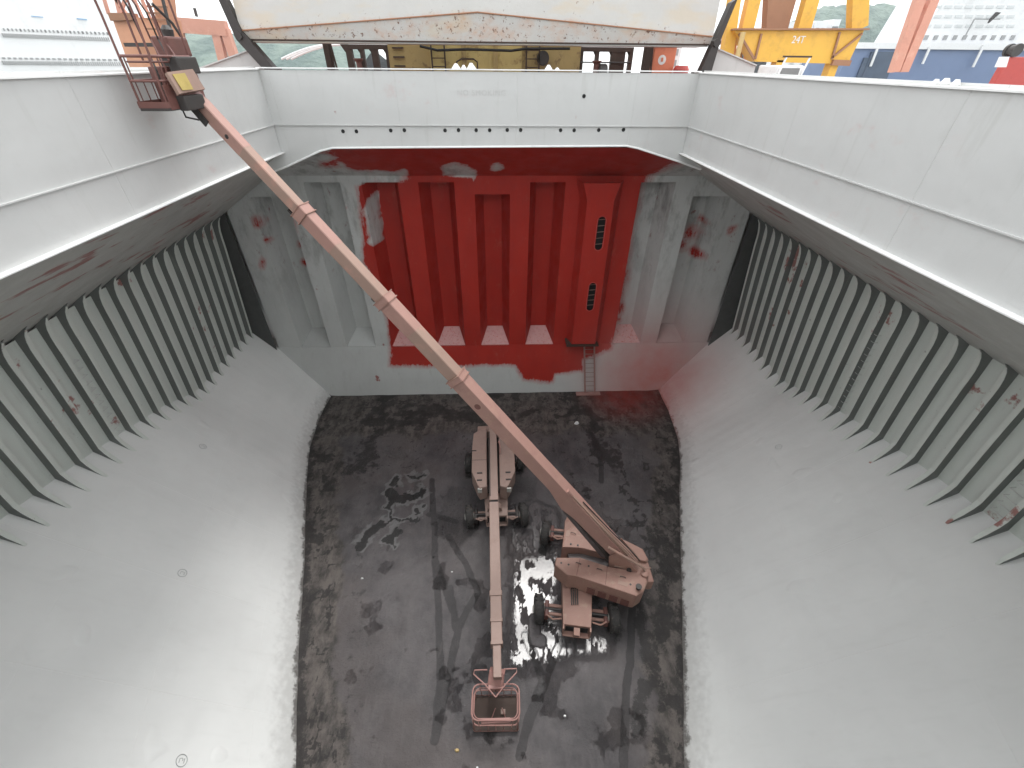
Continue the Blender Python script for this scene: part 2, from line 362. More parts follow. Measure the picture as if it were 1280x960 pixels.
def floor_build():
    ny, nx = 350, 300
    ys = np.linspace(-1.6, YB+.02, ny); ys[0] = YN; ts = np.linspace(0, 1, nx)
    yl = np.interp(ys, *zip(*FL)); yr = np.interp(ys, *zip(*FR))
    X = -(yl[:, None]+.25) + (yl+yr+.5)[:, None]*ts[None]; Y = np.repeat(ys[:, None], nx, 1)
    wob = (fbm(X, Y, .9, 3)-.5)*.9
    n1 = fbm(X, Y, 1.3, 11); n2 = fbm(X, Y, .45, 21)
    edge_l = X + yl[:, None]; edge_r = yr[:, None] - X; edge_f = YB - Y
    # rough caked dirt strips along the sides and the far end
    cake = np.maximum.reduce([sstep(edge_l + wob*1.5, 1.9+.2*Y/20, .9), sstep(edge_r + wob*1.5, 1.7, .6), sstep(edge_f + wob*1.5, 4.6, 2.6)])
    WX = X + (fbm(X, Y, .55, 101)-.5)*2.6 + (fbm(X, Y, 2.1, 103)-.5)*1.1
    WY = Y + (fbm(X, Y, .55, 105)-.5)*2.6 + (fbm(X, Y, 2.1, 107)-.5)*1.1
    ridge = 1-np.abs(2*fbm(X*1.0, Y*.8, .75, 91, 5)-1)
    ridge2 = 1-np.abs(2*fbm(X*1.3, Y*.9, 1.5, 95, 5)-1)
    smear = sstep(ridge, .93, .985)*sstep(X, 2.2, 4.2)*sstep(Y, 7, 10)*.9
    smear2 = sstep(ridge2, .90, .98)*np.maximum(cake, sstep(Y, 12.5, 15)*.8)*.8
    dark = np.maximum.reduce([smear, smear2,
        sstep(ldist(WX, WY, [(-7.4, 14.2), (-6.9, 16.4), (-5.6, 17.9), (-2.6, 18.6), (-.5, 18.3)]), 1.1, .1)*.85,
        sstep(ldist(X, Y, [(-6.3, 14.5), (-5.9, 10.2), (-4.9, 6.4), (-4.4, 2.6)]) , .9, .1)*.35,
        sstep(ldist(WX, WY, [(3.7, 18.6), (4.9, 18.6), (5.0, 16.8), (5.6, 15.2)]), .6, .05)*.95,
        sstep(ldist(X+wob*.8, Y, [(5.2, 8.2), (5.0, 6.6), (4.9, 5.2), (4.2, 3.8)]), .55, .05)*.9,
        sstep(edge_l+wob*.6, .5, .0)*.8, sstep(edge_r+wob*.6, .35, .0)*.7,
        sstep(ldist(X+wob*.5, Y, [(6.9, 9.5), (6.3, 7.9), (5.7, 6.5)]), .6, .1)*.6,
        sstep(fbm(X, Y, .9, 77, 5), .56, .66)*cake*.85])
    tr = [[(-3.2, 13.55), (-2.85, 11.2), (-2.68, 9.78), (-2.3, 7.53), (-1.99, 5.24), (-2.03, 3.71)],
          [(-2.19, 10.5), (-1.46, 9.39), (-.87, 8.08), (-1.52, 6.82), (-1.76, 5.24), (-1.99, 3.71)],
          [(-2.61, 9.43), (-1.8, 7.52), (-1.55, 6.82)], [(-1.91, 8.26), (-1.6, 6.82)],
          [(.85, 6.5), (1.3, 5.12), (.77, 4.09), (.48, 3.26)], [(2.03, 6.3), (1.5, 5.3), (1.09, 4.49), (.75, 3.9)],
          [(4.82, 7.29), (4.4, 5.9), (3.85, 4.4), (3.33, 2.6)], [(5.05, 16.5), (5.25, 15), (4.9, 13.2)],
          [(-3.1, 11.6), (-1.9, 11.2)]]
    jig = (fbm(X, Y, 2.2, 5)-.5)*.12
    track = np.max([sstep(ldist(X+jig, Y, t), .17, .09) for t in tr], 0)
    oil_shade = np.max([sstep(np.hypot(WX*.5+X*.5-ox, (WY*.5+Y*.5-oy)), orr, orr*.25) for ox, oy, orr in ((-1.3, 11.2, .75), (1.05, 11.2, .7), (-1.5, 14.1, .7), (1.1, 14.1, .6), (1.3, 6.9, .45), (4.0, 6.7, .75), (1.8, 10.0, .6), (4.3, 9.8, .6), (5.3, 8.0, .9), (-.2, 12.4, 1.2), (3.3, 8.3, 1.4), (-.25, 3.8, .75))], 0)  # oil by the wheels, plus contact shade painted under lifts and basket
    dark = np.maximum(dark, oil_shade*.8)
    pud = np.maximum.reduce([
        sstep(sdist(X+wob*.35, Y+wob*.35, [(.5, 9.6), (2.4, 9.75), (2.6, 8.9), (2.2, 8.0), (2.6, 6.9), (3.9, 6.4), (3.75, 5.75), (2.8, 5.65), (1.6, 5.5), (.75, 5.3), (.1, 5.5), (.25, 6.6), (.35, 8.0)]), -.4, .5),
        sstep(sdist(X+wob*.5, Y+wob*.5, [(.2, 9.5), (.4, 11.9), (1.3, 12.3), (2.6, 11.9), (2.6, 9.6)]), -.25, .3)*.72,
        sstep(sdist(X+wob, Y+wob, [(-2.4, 13.2), (-.9, 13.0), (-1.2, 10.5), (-1.9, 9.6), (-2.7, 10.6)]), -.3, .4)*.5,
        sstep(n1, .60, .70)*.35*(1-cake)])
    # dry holes and ridges inside the wet sheet
    pud = pud*(1-.9*sstep(ldist(X, Y, [(1.2, 7.0), (1.15, 6.35), (1.35, 6.3)]), .28, .16))
    speck = fbm(X*2.6, Y*1.1, 2.6, 51, 4)
    pud = np.clip(pud - .6*sstep(speck, .50, .66)*sstep(pud, .2, .9), 0, 1)
    # old spill marks: dark blots with a pale rim, left of the lifts
    blots = [[(-5.75, 10.3), (-5.5, 10.9), (-5.25, 11.25)], [(-5.25, 11.25), (-3.5, 11.4)], [(-4.5, 10.4), (-4.45, 10.65)],
             [(-4.75, 11.3), (-4.85, 12.0), (-4.7, 12.4)], [(-4.95, 12.8), (-4.6, 12.5), (-3.9, 12.55), (-3.6, 13.0)], [(-4.9, 13.6), (-4.85, 13.3)], [(-3.75, 11.6), (-3.6, 11.85)],
             [(-4.3, 13.8), (-3.6, 13.9)]]
    bw = [.2, .05, .22, .09, .2, .12, .1, .05]
    bd = np.min([ldist(X+(fbm(X, Y, 2.4, 8)-.5)*.9, Y+(fbm(X, Y, 2.4, 9)-.5)*.9, b)-r*1.1 for b, r in zip(blots, bw)], 0)
    spill = sstep(bd, .06, -.02); rim = sstep(bd, .25, .08)*(1-spill)*sstep(n1, .3, .5)
    Z = (fbm(X, Y, 1.1, 31, 5)-.5)*.05*cake + sstep(edge_l, .5, 0)*.03 + sstep(edge_r, .5, 0)*.03
    Z = Z*(1-pud) - .004*pud
    m = MB(); m.v = list(zip(X.ravel(), Y.ravel(), Z.ravel()))
    m.f = [(j*nx+i, j*nx+i+1, (j+1)*nx+i+1, (j+1)*nx+i) for j in range(ny-1) for i in range(nx-1)]
    k = NM('dirty_tank_top', .5)
    base = k.mix(k.ramp(k.noise(.42, 8, .65), .34, .66), (.046, .042, .045), (.108, .098, .101))
    base = k.mix(k.ramp(k.noise(.3, 3, .5, loc=(40, 4, 4)), .45, .65, 0, .5), base, (.10, .083, .08))
    base = k.mix(k.ramp(k.noise(1.6, 5, .7, stretch=(1.6, .5, 1)), .45, .75, 0, .4), base, (.13, .118, .118))
    ca = k.ramp(k.math('MULTIPLY_ADD', k.noise(2.2, 6, .75), .7, k.math('SUBTRACT', k.attr('cake'), .35)), .3, .7)
    cc = k.mix(k.ramp(k.noise(1.7, 7, .72, stretch=(1.3, .7, 1)), .36, .64), (.034, .030, .028), (.125, .108, .099))
    cc = k.mix(k.ramp(k.noise(6, 6, .75), .54, .78, 0, .5), cc, (.17, .15, .138))
    c = k.mix(ca, base, cc)
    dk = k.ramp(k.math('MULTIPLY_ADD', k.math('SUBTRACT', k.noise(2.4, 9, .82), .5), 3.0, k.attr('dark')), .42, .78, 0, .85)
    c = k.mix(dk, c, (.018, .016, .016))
    tk = k.ramp(k.math('MULTIPLY_ADD', k.math('SUBTRACT', k.noise(5, 8, .8), .5), 1.0, k.attr('track')), .3, .75, 0, .74)
    c = k.mix(tk, c, (.020, .018, .019))
    c = k.mix(k.ramp(k.attr('spill'), .4, .8, 0, .9), c, (.012, .012, .012))
    c = k.mix(k.ramp(k.attr('rim'), .2, .8, 0, .6), c, (.17, .17, .17))
    c = k.mix(k.ramp(k.noise(26, 2, .5, loc=(3, 3, 3)), .77, .80, 0, .7), c, (.4, .38, .34))
    c = k.mix(k.ramp(k.noise(1.1, 10, .8, loc=(13, 3, 3)), .54, .68, 0, .3), c, (.03, .027, .028))
    c = k.mix(k.ramp(k.noise(.9, 10, .8, loc=(23, 8, 3), stretch=(1.5, .6, 1)), .55, .68, 0, .2), c, (.15, .14, .135))
    g = k.near((7.7, 20.0, 0), .3, 3.6); g = k.math('MULTIPLY', g, k.ramp(k.noise(1.2, 5, .6), .25, .6, .35, .9))
    c = k.mix(g, c, (.22, .028, .022))
    k.color(c)
    pu = k.ramp(k.math('MULTIPLY_ADD', k.math('SUBTRACT', k.noise(11, 10, .88, stretch=(1.8, .7, 1)), .5), 1.9, k.attr('puddle')), .16, .78)
    dry = k.ramp(k.noise(1.5, 4), .3, .7, .30, .52)
    dry = k.math('ADD', dry, k.math('MULTIPLY', k.attr('cake'), .2))
    r = k.n('ShaderNodeMix'); k.l(pu, r.inputs[0]); k.l(dry, r.inputs[2]); r.inputs[3].default_value = .235
    k.rough(r.outputs[0])
    h = k.math('ADD', k.math('MULTIPLY', k.noise(3.5, 7, .75), k.math('SUBTRACT', 1., pu)), k.math('MULTIPLY', k.attr('track'), -.2))
    k.bump(h, .055)
    k.bump(k.noise(14, 5, .7, stretch=(1.4, .7, 1)), .003)
    sp = k.math('MULTIPLY_ADD', pu, .5, .4); k.l(sp, k.b.inputs['Specular IOR Level'])
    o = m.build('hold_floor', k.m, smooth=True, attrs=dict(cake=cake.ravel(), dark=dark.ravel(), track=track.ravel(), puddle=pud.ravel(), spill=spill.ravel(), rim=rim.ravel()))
    tag(o, 'dirty dark steel floor of the hold with wet patches and tyre tracks', kind='structure')
floor_build()

# ------------------------------------------------------------------ hopper slopes, hull sides, frames, topside slopes
def hull_x(side, z):
    return side*(HOLD_X[side] + .625 + (8.9-z)*.095)
def inner_edge(side, y):
    """profile (x, z) of a frame's free edge from the topside bracket tip down to the hopper bracket tip"""
    zk = ip(ZK, y); xt = HOLD_X[side]; zt = 10.36 if side < 0 else 10.2
    pts = [(xt-.03, zt), (xt+.09, zt-.12), (xt+.20, zt-.28), (xt+.28, zt-.48), (xt+.335, zt-.72), (xt+.365, zt-1.0), (xt+.385, zt-1.35)]
    zb = zk+1.15; xb = xt+.385+.095*(zt-1.35-zb)
    pts += [(xt+.385+(xb-xt-.385)*t, zt-1.35+(zb-zt+1.35)*t) for t in (.33, .66, 1)]
    pts += [(xb-.05, zb-.25), (xb-.16, zb-.52), (xb-.31, zb-.78), (xt+.24, zk+.17), (xt+.02, zk-.0)]
    return [(side*a, b) for a, b in pts]
def hop_pt(side, y, t):
    """t 0 at the floor edge, 1 at the bracket tip, continues to the hull"""
    fl = ip(FL if side < 0 else FR, y); zk = ip(ZK, y)
    return (side*(fl+(HOLD_X[side]-fl)*t), y, zk*t)
def stool_y(z): return YB + .7*min(max(z/2.97, 0), 1)

for side in (-1, 1):
    nm = 'hopper_slope'
    ys = list(np.linspace(YN, 20.0, 60)) + [20.87]
    def hp(t, y):
        x, yy, z = hop_pt(side, y, t)
        return (x, yy, z)
    ts = [-.03] + list(np.linspace(0, 1, 24)) + [1.1, 1.25, 1.5]
    o = grid(hp, ts, ys).build(nm, M['hopper'], smooth=True)
    tag(o, 'smooth grey sloping plate at the foot of the %s side of the hold' % ('left' if side < 0 else 'right'), kind='structure')
    HOP = o
    # circled inspection marks drawn on the slope
    for (mx_, my_) in ([(-11.9, 12.77-.2), (-10.1, 7.5), (-8.0, 3.05)] if side < 0 else [(11.6, 12.0)]):
        fl = ip(FL if side < 0 else FR, my_); t = (abs(mx_)-fl)/(HOLD_X[side]-fl)
        c = Vector(hop_pt(side, my_, t)); a = (Vector(hop_pt(side, my_+.1, t))-c).normalized(); b = (Vector(hop_pt(side, my_, t+.05))-c).normalized()
        nrm = a.cross(b).normalized();  nrm = nrm if nrm.z > 0 else -nrm
        c = c + nrm*.008; mk = MB()
        mk.tube([c + a*math.cos(q)*.125 + b*math.sin(q)*.125 for q in np.linspace(0, 2*math.pi, 25)[:-1]], .008, 5, closed=True)
        mk.tube([c+a*-.05+b*.05, c+a*.03+b*.05, c+a*.05+b*0, c+a*0+b*-.02, c+a*.05+b*-.06, c+a*-.05+b*-.06], .007, 5)
        mk.build('circled_mark', M['mark'], HOP)
    # hull plating
    def hl(t, y):
        zk = ip(ZK, y); x1 = hull_x(side, 9.85); fl = ip(FL if side < 0 else FR, y)
        # foot on the continued hopper plane
        sl = zk/(HOLD_X[side]-fl); xb = HOLD_X[side]+1.15; zb = zk + (xb-HOLD_X[side])*sl
        for _ in range(6):
            xb = abs(hull_x(side, zb)); zb = zk+(xb-HOLD_X[side])*sl
        z = zb-.03 + (9.95-zb+.03)*t
        return (hull_x(side, z), y, z)
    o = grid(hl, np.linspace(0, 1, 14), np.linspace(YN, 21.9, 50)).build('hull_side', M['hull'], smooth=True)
    HS = tag(o, 'grey shell plating behind the frames on the %s side of the hold' % ('left' if side < 0 else 'right'), kind='structure')
    # frames
    n = 0
    y = 20.34
    while y > YN+.3:
        prof = inner_edge(side, y); zk = ip(ZK, y); fl = ip(FL if side < 0 else FR, y); sl = zk/(HOLD_X[side]-fl)
        m = MB(); outer = []
        for (x, z) in prof: outer.append((hull_x(side, min(z, 9.85)) + side*.05, z))
        # follow topside slope at the head, hopper slope at the foot
        outer[0] = (side*(HOLD_X[side]+.85), 9.86); outer[1] = (side*(HOLD_X[side]+.86), 9.80); outer[2] = (side*(HOLD_X[side]+.87), 9.7)
        for q in (3,): outer[q] = (outer[q][0], min(outer[q][1], 9.6))
        foot = lambda x: zk + (abs(x)-HOLD_X[side])*sl - .02
        for q in range(len(outer)):
            if outer[q][1] < foot(outer[q][0]): outer[q] = (outer[q][0], foot(outer[q][0]))
        tw = .018
        N = len(prof); vs = []
        for (x, z), (ox, oz) in zip(prof, outer): vs += [(x, y-tw, z), (ox, y-tw, oz), (x, y+tw, z), (ox, y+tw, oz)]
        fs = []
        for i in range(N-1):
            a, b = i*4, (i+1)*4
            fs += [(a, b, b+1, a+1), (a+2, a+3, b+3, b+2), (a, a+2, b+2, b)]
        fs += [(0, 1, 3, 2), ((N-1)*4, (N-1)*4+2, (N-1)*4+3, (N-1)*4+1)]
        m.add(vs, fs)
        # face flange, turned away from the camera side
        fw = .105; rings = []
        for i in range(1, N-1):
            x, z = prof[i]; px, pz = prof[i-1]; qx, qz = prof[i+1]
            t = Vector((qx-px, 0, qz-pz)).normalized(); nn = Vector((-t.z, 0, t.x))
            if nn.x*side > 0: nn = -nn
            c0 = Vector((x, y, z)) + nn*.001; c1 = c0 + nn*.016
            k_ = min(1., i/3, (N-1-i)/3)
            rings.append([c0+Vector((0, -.02, 0)), c0+Vector((0, fw*k_, 0)), c1+Vector((0, fw*k_, 0)), c1+Vector((0, -.02, 0))])
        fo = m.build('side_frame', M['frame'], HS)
        MB().loft(rings).build('face_flange', M['hull'], fo)
        n += 1; y -= .6785 + random.uniform(-.02, .02)
    zk = ip(ZK, 20.6); fl = ip(FL if side < 0 else FR, 20.6); xa = 12.34
    m = MB(); lo = lambda x: zk+(x-HOLD_X[side])*zk/(HOLD_X[side]-fl)
    m.prism([(side*xa, 20.66, lo(xa)), (side*14.2, 20.66, lo(14.2)), (side*14.2, 20.66, 9.4), (side*12.9, 20.66, 10.1), (side*xa, 20.66, 10.6)], (0, .03, 0)).build('shaded_end_web', M['gap_shade'], HS)  # web plate added to fill the corner gap with painted shade
    # ladder rungs welded in one bay between frames
    for (yb, z0, z1) in ([(11.2, 5.6, 8.8)] if side < 0 else [(12.2, 5.4, 8.9), (6.4, 6.6, 9.3)]):
        lad = MB(); z = z0; first = True
        L = None
        while z < z1:
            xh = hull_x(side, z) - side*.16
            r = MB().tube([(hull_x(side, z), yb-.16, z), (xh, yb-.16, z), (xh, yb+.16, z), (hull_x(side, z), yb+.16, z)], .009, 6)
            r.build('ladder_rung', M['coaming'], HS)
            z += .27
    # topside tank bottom: sloping plate from the coaming foot out to the hull
    xc = 7.66 if side < 0 else 7.05; xt = HOLD_X[side]; zt = 10.35 if side < 0 else 10.2
    sl = (13.32-zt)/(xt-xc)
    def tp(t, y):
        x = xc + (xt+1.0-xc)*t; return (side*x, y, 13.32-(x-xc)*sl)
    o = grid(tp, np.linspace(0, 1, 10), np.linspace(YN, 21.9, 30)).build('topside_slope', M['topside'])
    tag(o, 'dark grey sloping underside of the %s topside tank with red stains' % ('left' if side < 0 else 'right'), kind='structure')

# ------------------------------------------------------------------ corrugated bulkhead
Y0, DEP = 20.85, 1.12
ZT, ZS = 11.55, 3.02
CEN = [-10.22, -7.68, -5.13, -2.6, -.08, 2.46, 5.0, 7.55, 10.12]
bk = empty('corrugated_bulkhead', (0, 20.85, 0), 'corrugated end wall of the hold, half painted bright red and half grey', 'bulkhead')
RED_POLY = [(-6.1, 13.8), (-6.15, 11.6), (-6.25, 9.4), (-6.5, 7.9), (-6.0, 6.5), (-6.0, 5.4), (-6.1, 3.02), (-6.22, 1.85), (-4.25, 1.74), (-1, 1.8), (1.12, 1.81),
            (1.45, 1.3), (1.61, .87), (2.5, .7), (3.31, .72), (3.45, 1.2), (4.2, 1.28), (5.05, 1.28), (5.05, 2.08), (5.9, 2.3), (6.7, 2.7), (6.72, 3.0), (7.15, 4.5), (7.17, 6.9), (7.07, 9.0), (6.9, 11.7), (8.6, 13.8)]
GREY_PATCH = [[(-7.2, 12.3), (-3.9, 12.25), (-3.75, 11.75), (-4.4, 11.6), (-7.2, 11.3)], [(-2.15, 12.3), (-1.5, 12.6), (-.9, 12.5), (-.6, 11.9), (-.55, 11.6), (-1.5, 11.67), (-2.17, 11.85)], [(.0, 12.9), (.5, 12.8), (.5, 12.3), (0, 12.2)],
              [(-5.9, 10.9), (-5.4, 10.9), (-5.6, 8.6), (-6.1, 8.6)]]
def redmask(v):
    a = np.array(v); x, z = a[:, 0], a[:, 2]
    xw = x + (fbm(x, z, .8, 61)-.5)*.7; zw = z + (fbm(x, z, .8, 62)-.5)*.7
    d = sdist(xw*.5+x*.5, zw*.4+z*.6, RED_POLY); soft = np.where(x > 4, .55, .22)
    soft = np.where(z < 3, .3, soft)
    r = np.clip(.5+d/soft*.5, 0, 1)
    for p in GREY_PATCH: r = r*(1-.85*sstep(sdist(xw, zw, p), -.12, .12))
    # upper stool is mostly red, streaked
    up = sstep(z, 12.0, 12.9)*sstep(np.abs(x), 11, 8)*sstep(fbm(x, z, .6, 63), .3, .5)
    r = np.maximum(r, up*.9*(x > -7.5))
    for cx_, cz_, rr in [(-11.1, 9.9, .3), (-11.05, 8.9, .16), (-11.6, 7.8, .3), (-9.6, 9.6, .35), (-9.9, 8.5, .3), (-10.0, 7.4, .25), (10.3, 9.0, .42), (9.95, 8.4, .35), (10.6, 9.8, .2), (11.6, 9.5, .28), (10.5, 8.1, .3), (7.2, 4.6, .5), (7.05, 3.8, .4), (-6.9, 10.6, .12)]:
        dd = np.hypot(xw*1.0-cx_, (zw-cz_)*.8); r = np.maximum(r, sstep(dd, rr*1.5, rr*.2)*.62)
    return r
prof = [(-14.6, Y0+DEP), (-12.6, Y0+DEP), (-12.3, Y0)]
for c in CEN: prof += [(c-.81, Y0), (c-.44, Y0+DEP), (c+.44, Y0+DEP), (c+.81, Y0)]
prof += [(12.3, Y0), (12.6, Y0+DEP), (14.6, Y0+DEP)]
fine = []
for (xa, ya), (xb, yb) in zip(prof[:-1], prof[1:]):
    n = max(1, int(math.hypot(xb-xa, yb-ya)/.14))
    fine += [(xa+(xb-xa)*i/n, ya+(yb-ya)*i/n) for i in range(n)]
fine.append(prof[-1])
zs = np.linspace(2.9, 13.2, 78)
m = grid(lambda i, z: (fine[int(i)][0], fine[int(i)][1], z), range(len(fine)), zs)
m.build('corrugated_plating', M['bulkhead'], bk, attrs=dict(red=redmask(m.v)))
# upper stool: closes the tops of the folds, each head at its own height
m = MB()
xs = sorted(set([-14.6, 14.6] + [c+s*.86 for c in CEN for s in (-1, 1)]))
def heads(x):
    return 11.1 if abs(x+.08) < .87 else (11.62 if abs(x) < 9 else 11.0)
cells = []
for i in range(len(xs)-1):
    xa, xb = xs[i], xs[i+1]; mid = (xa+xb)/2; h = heads(mid)
    if abs(mid) > 10.9: h = 10.9
    cells.append((xa, xb, h))
mm = MB()
for xa, xb, h in cells:
    n = max(2, int((xb-xa)/.3))
    g = grid(lambda x, t: (x, Y0-.035 + (0 if t > 0 else .8), h if t <= 0 else h+(11.9-h)*t), np.linspace(xa, xb, n), (0, .02, .5, 1)); mm.add(g.v, g.f)
g = grid(lambda x, t: (x, Y0-.035-(2.75)*t, 11.9+(13.42-11.9)*t), np.linspace(-14.6, 14.6, 120), np.linspace(0, 1, 16)); mm.add(g.v, g.f)
mm.build('upper_stool', M['bulkhead'], bk, attrs=dict(red=redmask(mm.v)))
# lower stool
g = grid(lambda x, z: (x, stool_y(z) if z <= 2.97 else Y0, z), np.linspace(-14.6, 14.6, 220), list(np.linspace(-.06, 2.97, 32)))
ledge = grid(lambda x, t: (x, Y0+.0-.02+1.3*t, 2.985), np.linspace(-14.6, 14.6, 220), [0, 1]); g.add(ledge.v, ledge.f)
rm = redmask(g.v)
g.build('lower_stool', M['bulkhead'], bk, attrs=dict(red=rm))
for c in CEN:
    m = grid(lambda u, t: (c+(u*(.80-.36*t)), Y0+.01+DEP*.97*t, 3.0+.62*t), np.linspace(-1, 1, 9), np.linspace(0, 1, 7))
    o = m.build('shedder_plate', None or M['bulkhead'], bk, attrs=dict(red=np.clip((redmask([(x, y, 4.2) for x, y, z in m.v])-.3)*.0+.02, 0, 1)))
pinkm = simple('primer_dusted_shedder', (.62, .36, .35), .5, .12, grime=((.5, .12, .1), .8), scale=5)
for o in [o for o in bk.children if o.name.startswith('shedder_plate')]:
    xm = np.mean([v.co.x for v in o.data.vertices])
    if -5.5 < xm < 9: o.data.materials[0] = pinkm; o['label'] = 'shedder plate dusted with pink primer'
# ladder trunk with two slots
tr_ = MB()
front = [(4.30, 20.12), (5.55, 20.12)]
lo, hi = 3.42, 11.75
fr = lambda x, y, z: (x, y, z)
bmt = bmesh.new()
def loop(pts):
    vs = [bmt.verts.new(p) for p in pts]; return [bmt.edges.new((vs[i], vs[(i+1) % len(vs)])) for i in range(len(vs))]
yf = 20.12
ed = loop([(4.2, yf, lo), (5.5, yf, lo), (5.42, yf, 11.0), (5.62, yf, hi), (3.95, yf, hi), (4.2, yf, 11.0)])
slots = [(4.98, 8.75, 10.3), (4.95, 5.5, 7.05)]
for sx, z0, z1 in slots:
    r = .17; pts = [(sx+r*math.cos(a), yf, z1-r+r*math.sin(a)) for a in np.linspace(0, math.pi, 9)] + [(sx+r*math.cos(a), yf, z0+r+r*math.sin(a)) for a in np.linspace(math.pi, 2*math.pi, 9)]
    ed += loop(pts)
bmesh.ops.triangle_fill(bmt, edges=ed, use_beauty=True, use_dissolve=False)
m = MB(); bmt.verts.index_update(); m.v = [tuple(v.co) for v in bmt.verts]; m.f = [tuple(v.index for v in f.verts) for f in bmt.faces]; bmt.free()
# side bevels, sill and lip
m.quad((5.5, yf, lo), (5.95, Y0+.1, lo), (5.95, Y0+.1, 11.0), (5.42, yf, 11.0)); m.quad((5.42, yf, 11.0), (5.95, Y0+.1, 11.0), (6.0, Y0+.1, hi), (5.62, yf, hi))
m.quad((4.2, yf, lo), (4.2, yf, 11.0), (3.95, Y0+.1, 11.0), (3.95, Y0+.1, lo)); m.quad((4.2, yf, 11.0), (3.95, yf, hi), (3.7, Y0+.1, hi), (3.95, Y0+.1, 11.0))
m.quad((4.2, yf, lo), (3.95, Y0+.1, lo), (5.95, Y0+.1, lo), (5.5, yf, lo))
TR = m.build('ladder_trunk', M['bulkhead'], bk, 'red boxed ladder trunk with two slots', attrs=dict(red=np.full(len(m.v), .95)))
MB().box((3.9, 19.98, lo-.09), (5.7, 20.84, lo-.03)).build('trunk_sill', M['dark_brown'], TR)
for sx, z0, z1 in slots:
    b = MB().box((sx-.4, yf+.35, z0-.2), (sx+.4, yf+.4, z1+.2)); b.build('trunk_back_plate', M['black'], TR)
    for q in range(5):
        zz = z0+.2+q*(z1-z0-.4)/4; MB().tube([(sx-.3, yf+.18, zz), (sx+.3, yf+.18, zz+.05)], .014, 6).build('trunk_rung', M['lift_b_tan'], TR)
    r = .2; pts = [(sx+r*math.cos(a), yf-.004, z1-.17+r*math.sin(a)) for a in np.linspace(0, math.pi, 9)] + [(sx+r*math.cos(a), yf-.004, z0+.17+r*math.sin(a)) for a in np.linspace(math.pi, 2*math.pi, 9)]
    MB().tube(pts, .022, 6, closed=True).build('slot_rim', M['red_paint'], TR)
# ladder down the stool
ld = MB()
LAD = []
for dx in (0, .58):
    MB().tube([(5.02+dx, 20.72, 3.3), (5.05+dx, 20.62, 2.9), (5.3+dx, 19.93, .05)], .05, 8).build('ladder_rail', M['lift_a_pink'], bk)
for q in range(10):
    t = (q+.5)/10; z = 2.9-2.8*t; yy = 20.62-.69*t; x0 = 5.05+.25*t
    MB().tube([(x0, yy, z), (x0+.58, yy, z)], .016, 6).build('ladder_rung', M['lift_a'], bk)
MB().box((4.75, 19.75, .0), (6.2, 20.05, .07)).build('ladder_foot', M['lift_a_pink'], bk)

# ------------------------------------------------------------------ hatch coaming
XL, XR, YC, ZC = -7.646, 7.035, 17.6, 15.71
YCN = -3.2  # unseen near end, set back so more skylight reaches the near slopes
MB().box((-15, Y0+DEP+.15, -.1), (15, Y0+DEP+.2, 14.1)).build('light_leak_plate', M['hull'], bk)  # unseen plate added behind the bulkhead to block light leaks
co = empty('hatch_coaming', (0, YC, 13.3), 'pale grey steel wall framing the open cargo hatch, lettered NO SMOKING', 'hatch coaming')
ZD = 14.15                    # knuckle line / deck level
def wall(a, b, z0, z1, th, out, name, mat, parent=co, nseg=12):
    a = Vector(a); b = Vector(b); o_ = Vector(out)*th
    m = MB(); m.loft([[Vector((a.x, a.y, z0)), Vector((a.x, a.y, z1)), Vector((a.x, a.y, z1))+o_, Vector((a.x, a.y, z0))+o_],
                      [Vector((b.x, b.y, z0)), Vector((b.x, b.y, z1)), Vector((b.x, b.y, z1))+o_, Vector((b.x, b.y, z0))+o_]])
    return m.build(name, mat, parent)
for side, xx in ((-1, XL), (1, XR)):
    wall((xx, YCN, 0), (xx, YC-.002, 0), ZD+.02, ZC, .03, (side, 0, 0), 'coaming_side_plate', M['coaming'])
    wall((xx+side*.012, YCN, 0), (xx+side*.012, YC-.002, 0), 13.32, ZD-.005, .03, (side, 0, 0), 'girder_side_plate', M['coaming'])
    MB().beam((xx+side*.0, YCN, ZD+.008), (xx+side*.0, YC-.05, ZD+.008), .07, .024).build('knuckle_weld', M['coaming'], co)
    MB().beam((xx-side*.03, YCN, 13.30), (xx-side*.03, YC+.0, 13.30), .15, .04, bev=.01).build('bottom_flange', M['white_edge'], co)
    MB().box((min(xx-side*.05, xx+side*.32), YCN, ZC+.002), (max(xx-side*.05, xx+side*.32), YC+.35, ZC+.032)).build('top_flange', M['white_edge'], co)
    MB().box((min(xx+side*.26, xx+side*.30), YCN, ZC+.034), (max(xx+side*.26, xx+side*.30), YC+.3, ZC+.075)).build('seal_bar', M['coaming'], co)
# end wall with haunches at both corners
pl = [(XL-.0, 12.74), (-6.27, 13.34), (-5.8, 13.44), (0, 13.50), (4.9, 13.53), (5.3, 13.47), (XR+.0, 12.98), (XR, ZD), (XL, ZD)]
haunch = [(-8.3, 12.62), (-7.6, 12.84), (-6.27, 13.35), (-5.8, 13.45), (0, 13.5), (4.9, 13.54), (5.35, 13.46), (7.0, 13.02), (7.9, 12.75)]
m = MB()
for (xa, za), (xb, zb) in zip(haunch[:-1], haunch[1:]):
    m.loft([[(xa, YC+.02, za), (xa, YC+.02, ZD-.002), (xa, YC+.05, ZD-.002), (xa, YC+.05, za)], [(xb, YC+.02, zb), (xb, YC+.02, ZD-.002), (xb, YC+.05, ZD-.002), (xb, YC+.05, zb)]], cap=False)
m.build('girder_end_plate', M['coaming'], co)
MB().tube([(x, YC-.005, z) for x, z in haunch], .035, 8).build('end_bottom_flange', M['white_edge'], co)
m = MB()
